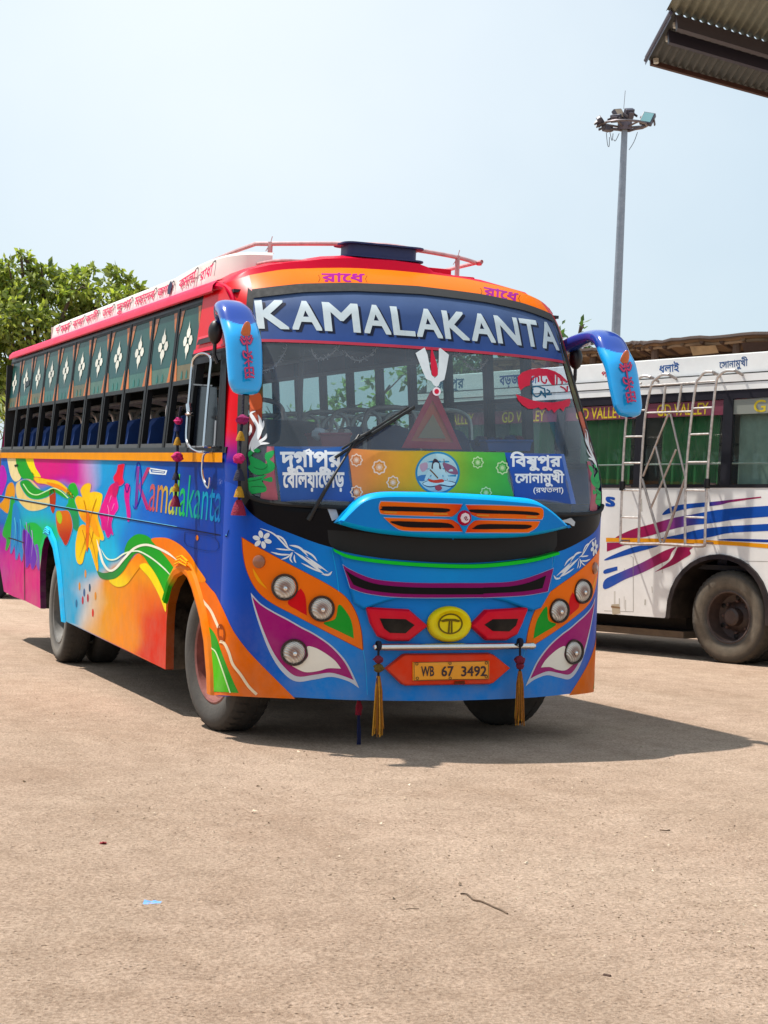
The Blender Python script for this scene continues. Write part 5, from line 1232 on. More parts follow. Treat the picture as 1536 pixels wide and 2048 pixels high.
wbx(mb, S0, S1, 2.872, 2.884, -.1, .0, '#555250'); wbx(mb, S0, S1, 2.958, 2.974, -.1, -.01, '#3a3836'); wbx(mb, S0 + .2, S1 - .2, 2.974, 3.165, -.14, -.03, '#f8f7f4')
G = np.array([wb(s, h, d) for s in (S0, S1) for d, h in ((-.05, 3.16), (-.4, 3.22), (-1.2, 3.26), (-2.0, 3.22), (-2.4, 2.95), (-2.42, .42))]).reshape(2, 6, 3); mb.grid(G, '#dcdad4')
for s in (S0, S1): mb.add(np.array([wb(s, h, d) for h, d in ((.42, 0), (2.95, 0), (3.2, -.4), (3.2, -2.0), (2.95, -2.42), (.42, -2.42))]), [tuple(range(6))], '#d8d6d0')
def wdraw(px, col, off=.003, n=4, colf=None):
    q = sp(px, n) if n else np.asarray(px, float); mb.draw(q, wpx, col, off, 16, colf=colf)
y8 = lambda pts: [(1140 + x / 3.879, 960 + y / 3.879) for x, y in pts]
NB, MR, PU = '#0f4fae', '#a01650', '#3a2a7a'
def mg(a, b):
    return lambda V: mixc(MR, NB, (V[:, 0] - a) / (b - a))
wdraw(y8([(280,448),(280,448),(1000,462),(1536,497),(1760,512),(1760,512),(1760,545),(1760,545),(1536,530),(1000,492),(280,480),(280,480)]), '#f2a010', .004, 2)
wdraw(y8([(715,270),(770,215),(870,190),(1065,172),(1065,172),(1065,205),(1065,205),(900,225),(780,258)]), NB)
wdraw(y8([(1082,172),(1082,172),(1200,158),(1482,128),(1482,128),(1485,138),(1485,138),(1250,172),(1180,190),(1082,204),(1082,204)]), None, .003, 3, colf=lambda V: mixc('#2a3a9a', MR, (V[:, 0] - 1420) / 60))
wdraw(y8([(350,450),(480,385),(620,345),(800,295),(960,265),(1200,225),(1536,200),(1700,190),(1700,190),(1700,275),(1700,275),(1536,285),(1300,305),(1100,335),(950,350),(800,380),(680,415),(560,446),(450,452)]), None, .003, 4, colf=lambda V: mixc(MR, NB, (V[:, 0] - 1310) / 90))
wdraw(y8([(640,468),(860,420),(1000,385),(1200,360),(1536,340),(1700,330),(1700,330),(1700,385),(1700,385),(1536,395),(1250,410),(1100,440),(1000,458),(860,466)]), NB)
wdraw(y8([(1160,468),(1250,455),(1536,462),(1700,466),(1700,466),(1700,486),(1536,484)]), '#1d3f9a')
wdraw(y8([(286,486),(286,486),(445,492),(286,556),(286,556)]), MR)
wdraw(y8([(286,605),(460,530),(560,508),(690,510),(500,565),(290,622)]), NB)
wdraw(y8([(270,775),(380,720),(560,640),(720,555),(800,525),(822,522),(790,560),(762,618),(700,650),(560,720),(430,770),(272,848)]), None, .003, 4, colf=lambda V: mixc(NB, MR, (V[:, 0] - 1235) / 80))
wdraw(y8([(835,520),(835,520),(950,520),(928,545),(936,575),(880,612),(800,660),(655,716),(655,716),(720,672),(790,612)]), MR)
wdraw(y8([(270,696),(368,670),(368,670),(368,700),(368,700),(270,728)]), NB)
letters(mb, 'S', (y8([(283, 200)])[0], y8([(342, 203)])[0], y8([(345, 135)])[0], y8([(284, 128)])[0]), wpx, NB, .004, bold=.05)
for q in ([(470,590),(490,600),(492,1020)],[(265,1015),(492,1022)],[(1290,628),(1536,632)]): mb.draw(ribbon(np.array(y8(q)), 1.0), wpx, '#a8a49c', .003, None)
mb.draw(np.array(y8([(322,965),(380,962),(392,1035),(330,1045)])), wpx, '#b8aa92', .004, None); mb.draw(np.array(y8([(318,975),(390,985),(388,998),(320,990)])), wpx, '#8a6a4a', .006, None)
rs = random.Random(3)
for _ in range(9):       # run-off stains and scuffs
    x, y = rs.uniform(1225, 1325), rs.choice([rs.uniform(990, 1005), rs.uniform(1100, 1200)]); mb.draw(ribbon(np.array([(x, y), (x + rs.uniform(-1, 1), y + rs.uniform(10, 32))]), rs.uniform(1, 3.5)), wpx, rs.choice(['#cfccc4', '#c6c2b8', '#d6d2ca']), .0025, None)
y7 = lambda pts: [(1140 + x / 3.879, 640 + y / 3.879) for x, y in pts]
def wt(s_, x0, x1, yb0, yb1, yt0, yt1, col): letters(mb, s_, (y7([(x0, yb0)])[0], y7([(x1, yb1)])[0], y7([(x1, yt1)])[0], y7([(x0, yt0)])[0]), lambda V: (wpx(V)[0] - WN * .03, wpx(V)[1]), col, .004, bold=.018, base=-.2, top=.66)
wt('ধুলাই', 680, 832, 425, 412, 352, 338, '#2a5a9a'); wt('েসানামুখী', 1145, 1365, 385, 370, 325, 300, '#3a5a8a'); wt('পখন্না', 232, 400, 455, 445, 398, 385, '#c0283a')
def wl2(s_, a, b, h0, h1, col):
    letters(mb, s_, ((a, h0), (b, h0), (b, h1), (a, h1)), lambda q: (wb(q[:, 0], q[:, 1], -.03), np.tile(WN, (len(q), 1))), col, .004, bold=.02, base=-.1, top=.66)
wl2('জয়পুর', -4.4, -3.9, 2.99, 3.12, '#2a6a8a'); wl2('বড়জোড়া', -3.3, -2.7, 2.99, 3.12, '#2a5a9a'); 
# wheel-arch band
G = []
for s, h in arch: G.append([wb(s, h, .0), wb(s, h, .022), wb(s * 1.09, .44 + (h - .44) * 1.07, .022), wb(s * 1.10, .44 + (h - .44) * 1.08, .0)])
mb.grid(np.array(G), '#2a2426'); mb.grid(np.array([[wb(s, h, 0) for s, h in arch], [wb(s, h, -.9) for s, h in arch]]), '#1a1616')
mb.build('body', WPAINT, wbus, smooth=True, sharp=30)
mb = MB(); PW = .12; pil = [.02 - 1.15 * k for k in range(-2, 10)]
wbx(mb, S0, S1, 2.71, 2.80, -.06, .002, '#2a2830'); mb.build('window_rail', WFRAME, wbus); mb = MB(); wbx(mb, S0, S1, 1.80, 1.835, -.06, .004, '#2c2c30'); mb.build('window_rail', WFRAME, wbus)
for s in pil:
    if S0 < s < S1: mb = MB(); wbx(mb, s - PW / 2, s + PW / 2, 1.835, 2.71, -.05, .004, '#2b2b31'); mb.build('window_pillar', WFRAME, wbus)
CURT = mat('curtain_cloth', attr=True, rough=.9, noise=.2, nscale=12)
GRN = glass_mat('bus_window_glass', (.86, .95, .90), .04, (.5, .56, .52))
BAND = mat('window_band', attr=True, rough=.45)
for k in range(len(pil) - 1):
    a, b = pil[k + 1] + PW / 2, pil[k] - PW / 2
    a = max(a, S0 + .04); b = min(b, S1 - .04)
    if b - a < .35: continue
    mb = MB(); mb.add(wb([a, b, b, a], [1.835, 1.835, 2.71, 2.71], -.02), [(0, 1, 2, 3)], '#9ab'); p_ = mb.build('window', GRN, wbus)
    mb = MB(); light = k == 1
    V = np.array([(a, 2.55), (b, 2.55), (b, 2.70), (a, 2.70)]); mb.add(wb(V[:, 0], V[:, 1], -.010), [(0, 1, 2, 3)], '#7a3448' if not light else '#8a8d84')
    m0, m1 = (a + .16, b - .2) if not light else (a + .25, b - .05)
    wbx_ = lambda s_, x0, x1: letters(mb, s_, ((x0, 2.565), (x1, 2.565), (x1, 2.69), (x0, 2.69)), lambda q: (wb(q[:, 0], q[:, 1], -.010), np.tile(WN, (len(q), 1))), '#d6bc1c', .004, bold=.010)
    if not light: wbx_('GD VALLEY', m0, m1)
    else: wbx_('GD VALLEY', m0, b + .35)
    mb.build('sticker', BAND, p_)
    mb = MB(); c0, c1 = {2: (a + .05, b - .62), 0: (a, b)}.get(k, (a + .18, b - .12)) if k != 2 else (a + .18, b - .10)
    if k == 1: c0, c1 = a + .02, b
    ss = np.linspace(c0, c1, 40); top = wb(ss, 2.66, -.10 + (.018 if k != 1 else .003) * np.sin(ss * 42)); bot = wb(ss, 1.84, -.10 + (.022 if k != 1 else .003) * np.sin(ss * 42 + .4))
    mb.grid(np.array([top, (top + bot) / 2, bot]), '#166a30' if k != 1 else '#7c8e86'); mb.build('curtain', CURT, p_, smooth=True)
mb = MB()
wbx(mb, S0 + .1, S1 - .1, .95, 1.0, -2.3, -.12, '#202024'); wbx(mb, S0 + .1, S1 - .1, 1.0, 1.86, -1.3, -1.2, '#181a20'); 
for s in np.arange(S0 + .6, S1, .8): wbx(mb, s, s + .12, 1.0, 2.08, -.98, -.16, '#1c2030'); mb.tube([wb(s, 2.12, -.9), wb(s, 2.14, -.55), wb(s, 2.12, -.2)], .018, '#b8b4b0', 6)
mb.tube([wb(S0 + .1, 2.05, -.03), wb(S1 - .1, 2.05, -.03)], .010, '#9aa09c', 6); mb.tube([wb(S0 + .1, 2.28, -.6), wb(S1 - .1, 2.28, -.6)], .016, '#8a8a88', 6)
mb.build('cabin', DARK if False else mat('white_bus_cabin', attr=True, rough=.8), wbus)
mb = MB(); wbx(mb, S0 + .4, S1 - .2, .40, .90, -2.0, -.5, '#14120f'); wbx(mb, S0 + .4, -.62, .20, .27, -.55, -.25, '#7a6a58'); wbx(mb, -4.5, -.75, .18, .42, -1.4, -.45, '#2a241e'); mb.tube([wb(.1, .48, -.2), wb(.1, .48, -2.2)], .12, '#1a1614', 8)
mb.build('chassis', mat('chassis_dust', attr=True, rough=.9, noise=.3, nscale=6), wbus)
def wwheel(s, d, out=True):
    c = wb(s, .475, d); r = wheel((0, 0, 0), .475, .25, -1, 0, '#4a3a34', wbus, True, '#4a4238', '#6a6052', .265); r.matrix_world = Matrix.Translation(Vector(c)) @ Matrix.Rotation(.348, 4, 'Z')
for s in (.11, -4.2):
    wwheel(s, -.14)
    if s > 0: wwheel(s, -.44)
# roof ladders with the braced panel between them
LAD = mat('ladder_steel', attr=True, rough=.38, metal=.55, noise=.4, nscale=22)
mb = MB(); D_ = .14
def wp(pts, d=D_): return wpx(np.array(pts, float))[0] + WN * d
def wtube(pts, r=.017, c='#c4bdb6', n=0, d=D_): q = sp(pts, n, False) if n else np.array(pts, float); mb.tube(wp(q, d), r, c, 7)
RB = '#9c8a84'
for top, mid, low in (([(690,450),(640,442),(600,462),(572,510)], (505,750), [(470,1290)]), ([(832,432),(780,432),(725,470),(695,520)], (648,760), [(612,1270)]), ([(1170,410),(1110,415),(1068,460),(1042,510)], (1003,800), [(962,1260)]), ([(1345,400),(1270,405),(1222,440),(1198,500)], (1165,800), [(1128,1270)])):
    q = y7(top + [mid] + low); e = {470: (455, 480), 612: (598, 492), 962: (958, 505), 1128: (1110, 500)}[low[0][0]]
    wtube(q + y8([e]), .0145, '#d2cac4', 5)
    P0 = wp(y7([top[0]])); mb.tube([P0[0], P0[0] - WN * .2 - np.array([0, 0, .05])], .016, '#b8aea8', 6)
for a, b in (((500,709),(655,705)),((487,910),(632,908)),((477,1113),(618,1113)),((465,1322),(605,1324)),((460,1530),(600,1534)),((1020,692),(1170,685)),((1000,893),(1145,888)),((980,1107),(1130,1106)),((965,1322),(1122,1325)),((962,1530),(1112,1535)),((560,525),(1200,480)),((655,726),(1015,715)),((590,500),(620,498))): wtube(y7([a, b]), .0115, '#d6cec8')
wtube(y7([(805,520),(785,705)]), .014); wtube(y7([(930,512),(902,705)]), .014)
for a, b in (((828,735),(632,1215)),((845,735),(962,1235)),((730,985),(855,1500)),((888,1010),(692,1460))): wtube(y7([a, b]), .012, '#bcb0a8')
wtube(y7([(625,1235),(712,1540)]) + y8([(770,485)]), .015, '#b4a8a0'); wtube(y7([(955,1240),(870,1500)]) + y8([(790,485)]), .015, '#a89a94')
wtube(y8([(458,470),(470,492),(600,497),(760,496),(960,508),(1095,512),(1112,490)]), .017, '#b8aaa4', 3)
for q in ((470, 1290), (1128, 1272)): P0 = wp(y7([q])); mb.tube([P0[0], P0[0] - WN * D_], .012, RB, 6); mb.lathe([(.03, -.05), (.034, 0), (.03, .05)], P0[0], (0, 0, 1), '#2a2a2c', 8)
for q in ((460, 470), (1108, 490), (600, 490), (958, 500)): P0 = wp(y8([q])); mb.tube([P0[0], P0[0] - WN * D_], .012, RB, 6)
mb.build('roof_ladder', LAD, wbus, smooth=True)

# ------------------------------------------------------------------ old shed behind the white bus
SQ = WQ - WN * 9.0
shd = empty('shed', tuple((SQ - WD * 0) * (1, 1, 0) + (0, 0, -.4)), 'old low shed with a sagging brown tiled roof behind the white bus', 'shed')
OLD = mat('old_roofing', attr=True, rough=.95, noise=.45, nscale=3.5, bump=.4, bscale=12)
def sh(px): return on_plane(px, SQ, WN)
edge = sp([(960, 722), (1060, 708), (1173, 697), (1220, 689), (1264, 683), (1297, 681), (1400, 672), (1536, 662), (1760, 640)], 6, False)
rng2 = np.random.default_rng(4)
E0 = sh(edge); n = len(E0); E0[:, 2] += rng2.normal(0, .012, n)
mb = MB(); hz = np.array([0, 0, 1.0])
rows = [E0 + WN * 0, E0 - hz * .05 + WN * .02, E0 - hz * .09 - WN * .05, E0 - hz * .40 - WN * 1.0, E0 - hz * .62 - WN * 2.0]
mb.grid(np.array(rows), np.array([np.tile(lin(c), (n, 1)) for c in ('#4e3e36', '#3a2c28', '#7a6248', '#6a5440', '#4a382e')]), raw=True)
mb.grid(np.array([E0, E0 - WN * 5 + hz * .2]), '#5a4a40')
for k in range(0, n - 1, 2): 
    a = E0[k] - hz * .10; mb.tube([a - WN * .05, a - hz * .5 - WN * 2.0], .045, ['#5a463a', '#6e5a46', '#4a382e'][k % 3], 6)
mb.tube(E0 - hz * .30 - WN * .5, .05, '#5a4438', 6); mb.tube(E0 - hz * .12 - WN * .12, .035, '#8a7660', 6)
for k in range(7):
    a = E0[rng2.integers(2, n - 2)] - hz * rng2.uniform(.10, .3) + WN * .0; T_ = -WD * rng2.uniform(.2, .6); mb.add(np.array([a, a + T_, a + T_ - hz * .12 - WN * .1, a - hz * .15 - WN * .1]), [(0, 1, 2, 3)], ['#a08a6a', '#6a5648', '#3a2c28'][k % 3])
mb.build('roof', OLD, shd)
mb = MB(); w0, w1 = E0[0] - WN * 2.2, E0[-1] - WN * 2.2
mb.add(np.array([w0 * (1, 1, 0) + (0, 0, -.6), w1 * (1, 1, 0) + (0, 0, -.3), w1 - hz * .5, w0 - hz * .6]), [(0, 1, 2, 3)], '#6a4a4a'); mb.build('wall', OLD, shd)
for k in range(3, n, 9):
    mb = MB(); a = E0[k] - WN * .2; mb.tube([a * (1, 1, 0) + (0, 0, -.6), a - hz * .12], .07, '#5a4a40', 8); mb.build('post', OLD, shd)

# ------------------------------------------------------------------ floodlight mast
md = ray(np.array([(1240.0, 430.0)]))[0]; t_m = 46.0
mb_base = CAM + md * t_m
mx_, my_ = mb_base[0], mb_base[1]
def at_mast(px, du=0):   # point on the upright plane through the mast that faces the camera
    nn = np.array([FW[0], FW[1], 0]); return on_plane(px, (mx_, my_, 0), nn)
gm_ = float(GS * (my_ - 1.2)); tp = at_mast([(1249.5, 252)])[0]; bx_, by_ = tp[0], tp[1]
mast = empty('floodlight_mast', (bx_, by_, gm_), 'tall grey tapered floodlight mast with a cluster of lamps on top', 'floodlight mast')
GALV = mat('galvanised', attr=True, rough=.45, metal=.5, noise=.2, nscale=6)
mb = MB(); mb.tube([(bx_, by_, gm_), (bx_, by_, gm_ + 3), (bx_, by_, tp[2] - 2), tp], [.17, .15, .105, .085], '#8f98a4', 16)
mb.build('pole', GALV, mast, smooth=True)
RTm = np.array([RT[0], RT[1], 0]); FWm = np.array([FW[0], FW[1], 0])
def m1(px, depth=0): return at_mast(px)[0] + FWm * depth
zm = lambda x, y: [(1160 + x / 4.085, y / 4.085)]
mb = MB()
ringp = [tp + RTm * (.62 * math.cos(a)) + FWm * (.62 * math.sin(a)) + (0, 0, .03) for a in np.linspace(0, 2 * math.pi, 13)]
mb.tube(ringp, .035, '#6a6468', 6)
for a in range(0, 360, 60): mb.tube([tp + (0, 0, -.05), tp + RTm * .62 * math.cos(R(a)) + FWm * .62 * math.sin(R(a)) + (0, 0, .03)], .03, '#6a6468', 6)
mb.tube([m1(zm(205,1050)), m1(zm(345,1062)), m1(zm(400,1070)), m1(zm(540,1025))], .04, '#5f5a60', 6)
mb.tube([m1(zm(357,890)), m1(zm(370,740))], .008, '#8a8a90', 5)
for q in ([(215,1085),(225,1180),(238,1195),(240,1120)], [(245,1085),(262,1150),(270,1090)], [(320,1090),(290,1150),(275,1140)], [(470,1080),(440,1160),(400,1225)]):
    mb.tube(sp(np.array([m1(zm(*p)) for p in q]), 4, False), .010, '#5a6066', 5)
mb.build('crown_frame', GALV, mast, smooth=True)
def flood(px, wd, ht, yaw, pitch, roll, face):
    c = m1(px); M = Matrix.Translation(Vector(c)) @ Matrix(((RTm[0], FWm[0], 0, 0), (RTm[1], FWm[1], 0, 0), (0, 0, 1, 0), (0, 0, 0, 1))) @ Matrix.Rotation(R(yaw), 4, 'Z') @ Matrix.Rotation(R(pitch), 4, 'X') @ Matrix.Rotation(R(roll), 4, 'Y')
    mb = MB(); mb.box((-wd / 2, -.02, -ht / 2), (wd / 2, .12, ht / 2), '#4a4a58', M=M, bev=.02); mb.box((-wd / 2 - .03, .0, -.03), (-wd / 2, .25, .03), '#4a4448', M=M); mb.box((wd / 2, .0, -.03), (wd / 2 + .03, .25, .03), '#4a4448', M=M)
    mb.box((-wd / 2 * .6, .12, -ht * .3), (wd / 2 * .6, .2, ht * .3), '#55505a', M=M)
    f = mb.build('floodlight', SATIN, mast)
    mb = MB(); mb.box((-wd / 2 * .8, -.03, -ht / 2 * .82), (wd / 2 * .8, -.021, ht / 2 * .82), face, M=M); mb.build('lens', mat('flood_lens', face, rough=.15, coat=.5), f)
flood(zm(550, 962), .36, .40, -18, -32, 14, '#6f9aa0'); flood(zm(325, 930), .30, .34, 28, -28, -14, '#a8927a'); flood(zm(390, 925), .28, .30, -150, -30, 10, '#7a6a60'); flood(zm(185, 985), .14, .34, 75, -35, -48, '#8a9096'); flood(zm(300, 965), .30, .22, 150, -20, 0, '#6a6064'); flood(zm(240, 1045), .3, .16, 40, -10, 0, '#5a5a66')
mb = MB(); mb.lathe([(.20, 0), (.20, .25), (.14, .28), (0.001, .28)], tp - (0, 0, .12), (0, 0, 1), '#6a6068', 12); mb.build('junction_box', GALV, mast)

# ------------------------------------------------------------------ station canopy overhead at the right
A0 = CAM + ray(np.array([(1292.0, 121.0)]))[0] * 18.0
db = ray(np.array([(1640.0, 217.0)]))[0]; B0 = CAM + db * ((A0[2] - CAM[2]) / db[2])
C0 = CAM + ray(np.array([(1343.0, 26.0)]))[0] * 16.7
eu = (B0 - A0) / np.linalg.norm(B0 - A0); sv = C0 - A0; sv_len = np.linalg.norm(sv); sv = sv / sv_len
nn_ = np.cross(eu, sv); nn_ *= np.sign(nn_[2]); nn_ /= np.linalg.norm(nn_)
can = empty('canopy', tuple(A0 * (1, 1, 0) + eu * 6 * (1, 1, 0)), 'corrugated metal canopy corner jutting in overhead at the top right', 'canopy')
CORR = mat('corrugated_sheet', attr=True, rough=.7, metal=.1, noise=.35, nscale=3)
def sheet(o, L, W_, off, pitch, amp, cold, name, w0=0.0):
    mb = MB(); xs = np.arange(0, L, pitch / 8); ys = np.linspace(w0, W_, 5)
    G = np.array([[o + eu * x + sv * y + nn_ * (off + amp * math.sin(2 * math.pi * x / pitch)) for x in xs] for y in ys]); mb.grid(G, cold); G2 = G + nn_ * .004; mb.grid(G2, '#8a8e92')
    return mb.build(name, CORR, can, smooth=True)
sheet(A0, 9.0, sv_len * 1.0, 0, .125, .020, '#46443e', 'roof_sheet')
sheet(A0 + sv * sv_len * .93 - eu * .05, 9.0, 3.4, .045, .125, .020, '#787664', 'roof_sheet')
mb = MB()
def beam(o, L, a, b, c0, col):
    P = np.array([o + eu * x + sv * y + nn_ * z for x in (0, L) for y in (0, a) for z in (c0, c0 - b)]); mb.add(P, [(0, 1, 3, 2), (4, 6, 7, 5), (0, 4, 5, 1), (2, 3, 7, 6), (0, 2, 6, 4), (1, 5, 7, 3)], col)
beam(A0 + sv * .05 + eu * .04, 9, .05, .05, -.022, '#452a22')
mb.build('eave_angle', SATIN, can)
for k, (y_, w_, h_) in enumerate(((sv_len * .68, .07, .13), (sv_len * .97, .09, .14), (sv_len * 1.9, .1, .12))):
    mb = MB(); beam(A0 + sv * y_ + eu * .06, 9, w_, h_, -.025, ['#2c2a36', '#3a3438', '#34323a'][k]); mb.build('purlin', SATIN, can)
mb = MB(); P = np.array([A0 + sv * y + nn_ * z - eu * .01 for y in (-.02, sv_len) for z in (-.05, .05)]); mb.add(P, [(0, 1, 3, 2)], '#4a4a5a'); mb.tube([A0 - eu * .01, A0 + sv * sv_len - eu * .01], .02, '#4a4a5c', 6)
mb.tube([C0 - eu * .06 + nn_ * .16, C0 - eu * .06 + nn_ * .16 + sv * 2.5], .018, '#3a4450', 6)
for y in (.14, .62, .90): 
    c = A0 + eu * .10 + sv * sv_len * y - nn_ * .03; mb.lathe([(.03, 0), (.03, .05), (.001, .05)], c, -nn_, '#b8b4a8', 8)
mb.build('gable_edge', SATIN, can, smooth=True)
mb = MB(); pt = A0 + eu * 5.0 + sv * 1.2; mb.box((pt[0] - .12, pt[1] - .12, -.3), (pt[0] + .12, pt[1] + .12, pt[2] - .1), '#8a8a8a'); mb.build('post', SATIN, can)

# ------------------------------------------------------------------ trees
LEAF = bpy.data.materials.new('leaves'); LEAF.use_nodes = True
n_, l_ = LEAF.node_tree.nodes, LEAF.node_tree.links; n_.remove(n_['Principled BSDF'])
a_ = n_.new('ShaderNodeAttribute'); a_.attribute_name = 'Col'; d_ = n_.new('ShaderNodeBsdfDiffuse'); t_ = n_.new('ShaderNodeBsdfTranslucent'); g_ = n_.new('ShaderNodeBsdfGlossy'); g_.inputs['Roughness'].default_value = .45
x_ = n_.new('ShaderNodeMixShader'); x_.inputs[0].default_value = .38; y_ = n_.new('ShaderNodeMixShader'); y_.inputs[0].default_value = .05
tb = n_.new('ShaderNodeMix'); tb.data_type = 'RGBA'; tb.blend_type = 'MULTIPLY'; tb.inputs['Factor'].default_value = 1; tb.inputs['B'].default_value = (1.35, 1.45, .75, 1)
l_.new(a_.outputs['Color'], d_.inputs[0]); l_.new(a_.outputs['Color'], tb.inputs['A']); l_.new(tb.outputs['Result'], t_.inputs[0])
l_.new(d_.outputs[0], x_.inputs[1]); l_.new(t_.outputs[0], x_.inputs[2]); l_.new(x_.outputs[0], y_.inputs[1]); l_.new(g_.outputs[0], y_.inputs[2]); l_.new(y_.outputs[0], n_['Material Output'].inputs[0])
BARK = mat('bark', attr=True, rough=.95, noise=.4, nscale=12, bump=.5, bscale=20)
def leaves(rg, centres, radii, n_per, size, base, var=.35):
    V, F, Cc = [], [], []; k = 0
    for c, r in zip(centres, radii):
        m = int(n_per * (r ** 2)); u = rg.normal(size=(m, 3)); u /= np.linalg.norm(u, axis=1)[:, None]; rad = r * rg.uniform(.25, 1.05, m) ** .5
        sub = rg.normal(size=(max(3, m // 26), 3)); sub /= np.linalg.norm(sub, axis=1)[:, None]
        tuft = sub[rg.integers(0, len(sub), m)]; u = u * .45 + tuft; u /= np.linalg.norm(u, axis=1)[:, None]
        pos = np.array(c) + u * rad[:, None] * (1, 1, .85)
        tone = np.exp(rg.normal(0, var * .5, len(sub)))[rg.integers(0, len(sub), m)] * np.exp(rg.normal(0, var * .5, m))
        d = u * .5 + rg.normal(size=(m, 3)) * .7 + (0, 0, -.35); d /= np.linalg.norm(d, axis=1)[:, None]
        w = np.cross(d, rg.normal(size=(m, 3))); w /= np.linalg.norm(w, axis=1)[:, None]; nn = np.cross(d, w)
        s = size * rg.uniform(.6, 1.3, m)[:, None]
        a = pos; b = pos + d * s * .5 + w * s * .24 + nn * s * .05; e = pos + d * s; f = pos + d * s * .5 - w * s * .24 + nn * s * .05
        V.append(np.stack([a, b, e, f], 1).reshape(-1, 3)); F += [(k + 4 * i, k + 4 * i + 1, k + 4 * i + 2, k + 4 * i + 3) for i in range(m)]; k += 4 * m
        hue = rg.uniform(0, 1, m)[:, None]; cc = (lin(base[0]) * (1 - hue) + lin(base[1]) * hue) * tone[:, None]; Cc.append(np.repeat(cc, 4, 0))
    mb = MB(); mb.v = V; mb.f = F; mb.m = [0] * len(F); mb.c = [np.concatenate([c, np.ones((len(c), 1))], 1) for c in Cc]; mb.n = k; return mb
def tree(name, label, foot, cents, radii, seed, n_per=900, size=.17, base=('#2c4a16', '#5f7a26'), trunk_r=.22, group=None):
    rg = np.random.default_rng(seed); root = empty(name, tuple(foot), label, 'tree', group)
    mb = MB(); foot = np.array(foot, float); top = np.mean(cents, 0); fork = foot + (top - foot) * (.45, .45, .45)
    mb.tube(sp(np.array([foot - (0, 0, .1), foot + (fork - foot) * .5 + rg.normal(0, .06, 3), fork]), 4, False), np.linspace(trunk_r, trunk_r * .7, 9), '#5a4c3e', 10)
    for c, r in zip(cents, radii):
        c = np.array(c); mid = fork + (c - fork) * .55 + rg.normal(0, .15, 3) + (0, 0, .12); mb.tube(sp(np.array([fork, mid, c]), 4, False), np.linspace(trunk_r * .45, .025, 9), '#5a4c3e', 6)
        for _ in range(2): u = rg.normal(size=3); u /= np.linalg.norm(u); mb.tube([c + (mid - c) * .2, c + u * r * .5, c + u * r * .85], [.025, .015, .006], '#5a4c3e', 5)
    mb.build('trunk', BARK, root, smooth=True); leaves(rg, cents, radii, n_per, size, base).build('crown', LEAF, root)
    return root
def pxd(x, y, t): return CAM + ray(np.array([(float(x), float(y))]))[0] * t
def grd(x, t): P = pxd(x, 1000, t); P[2] = zg(0, min(P[1], 60)); return P
T_ = 33.0; k_ = T_ / F_PX
bl = [(35,575,55,0),(0,620,70,-.6),(95,570,46,.3),(-40,560,60,.5),(150,566,40,-.2),(200,590,42,.3),(243,556,30,0),(262,580,22,.2),(230,600,40,-.3),(120,630,58,.4),(60,660,62,-.4),(180,650,52,.5),(10,720,58,.2),(90,720,55,.5),(-70,680,80,0),(150,700,50,-.5),(42,508,15,.1),(55,520,10,.1),(215,650,40,.3),(20,545,34,-.4),(85,545,26,.2),(170,545,22,.4),(8,790,46,.3),(-30,770,60,-.3),(-110,620,70,.4)]
tree('tree', 'large broad-leaved green tree rising behind the rear of the painted bus', grd(70, T_), [pxd(x, y, T_ + d) for x, y, r, d in bl], [r * k_ for x, y, r, d in bl], 11, n_per=1900, size=.165, base=('#52682a', '#a8b052'))
T2 = 40.0; k2 = T2 / F_PX
bl = [(1060,700,70,0),(1130,690,55,.4),(980,730,80,-.4),(1164,650,9,0),(1180,705,26,.3),(1020,780,80,.3),(900,760,90,0),(1120,770,70,-.3),(940,800,90,.5)]
tree('tree', 'dark green tree mostly hidden behind the windscreen side of the painted bus', grd(1040, T2), [pxd(x, y, T2 + d) for x, y, r, d in bl], [r * k2 for x, y, r, d in bl], 12, n_per=420, size=.22, base=('#2c4a20', '#56743a'))
bl = [(700,800,50,0),(780,770,60,.3),(640,860,70,-.3),(560,860,70,.2),(820,850,60,0),(700,870,60,.5),(600,850,60,0)]
tree('tree', 'pale green tree seen only through the far windows of the painted bus', grd(640, 44), [pxd(x, y, 44 + d) for x, y, r, d in bl], [r * 44 / F_PX for x, y, r, d in bl], 13, n_per=200, size=.26, base=('#4f7a4a', '#9ab878'))
# palm at the left edge
T3 = 30.0; pr = empty('palm_tree', tuple(grd(-40, T3)), 'palm tree with yellowish drooping fronds at the left edge behind the bus', 'tree')
mb = MB(); f0 = grd(-40, T3); h0 = pxd(-40, 800, T3); mb.tube(sp(np.array([f0, (f0 + h0) / 2 + (.1, 0, 0), h0]), 4, False), np.linspace(.16, .11, 9), '#7a6a56', 10); mb.build('trunk', BARK, pr, smooth=True)
mb = MB(); rg = np.random.default_rng(8)
for k in range(15):
    a = k * 2.4; L = rg.uniform(.9, 1.25); dr = np.array([math.cos(a), math.sin(a), 0]); e = .5 - (k / 15) * .9
    st = np.array([h0 + dr * L * t + np.array([0, 0, L * (e * t * 1.3 - 1.0 * t * t)]) for t in np.linspace(0, 1, 14)])
    mb.tube(st, np.linspace(.02, .006, 14), '#8a8a3a', 5); sd_ = np.cross(dr, (0, 0, 1))
    for i in range(1, 14):
        for s_ in (-1, 1):
            ll = .42 * (1 - abs(i / 13 - .4)) + .08; p = st[i]; tip = p + sd_ * s_ * ll * .8 + dr * ll * .45 + np.array([0, 0, -ll * .45]); w = dr * .022
            mb.add(np.array([p - w, p + w, tip]), [(0, 1, 2)], ['#6a7a2a', '#8a8f3a', '#57702a', '#a09a4a'][(i + k) % 4])
mb.build('crown', LEAF, pr)
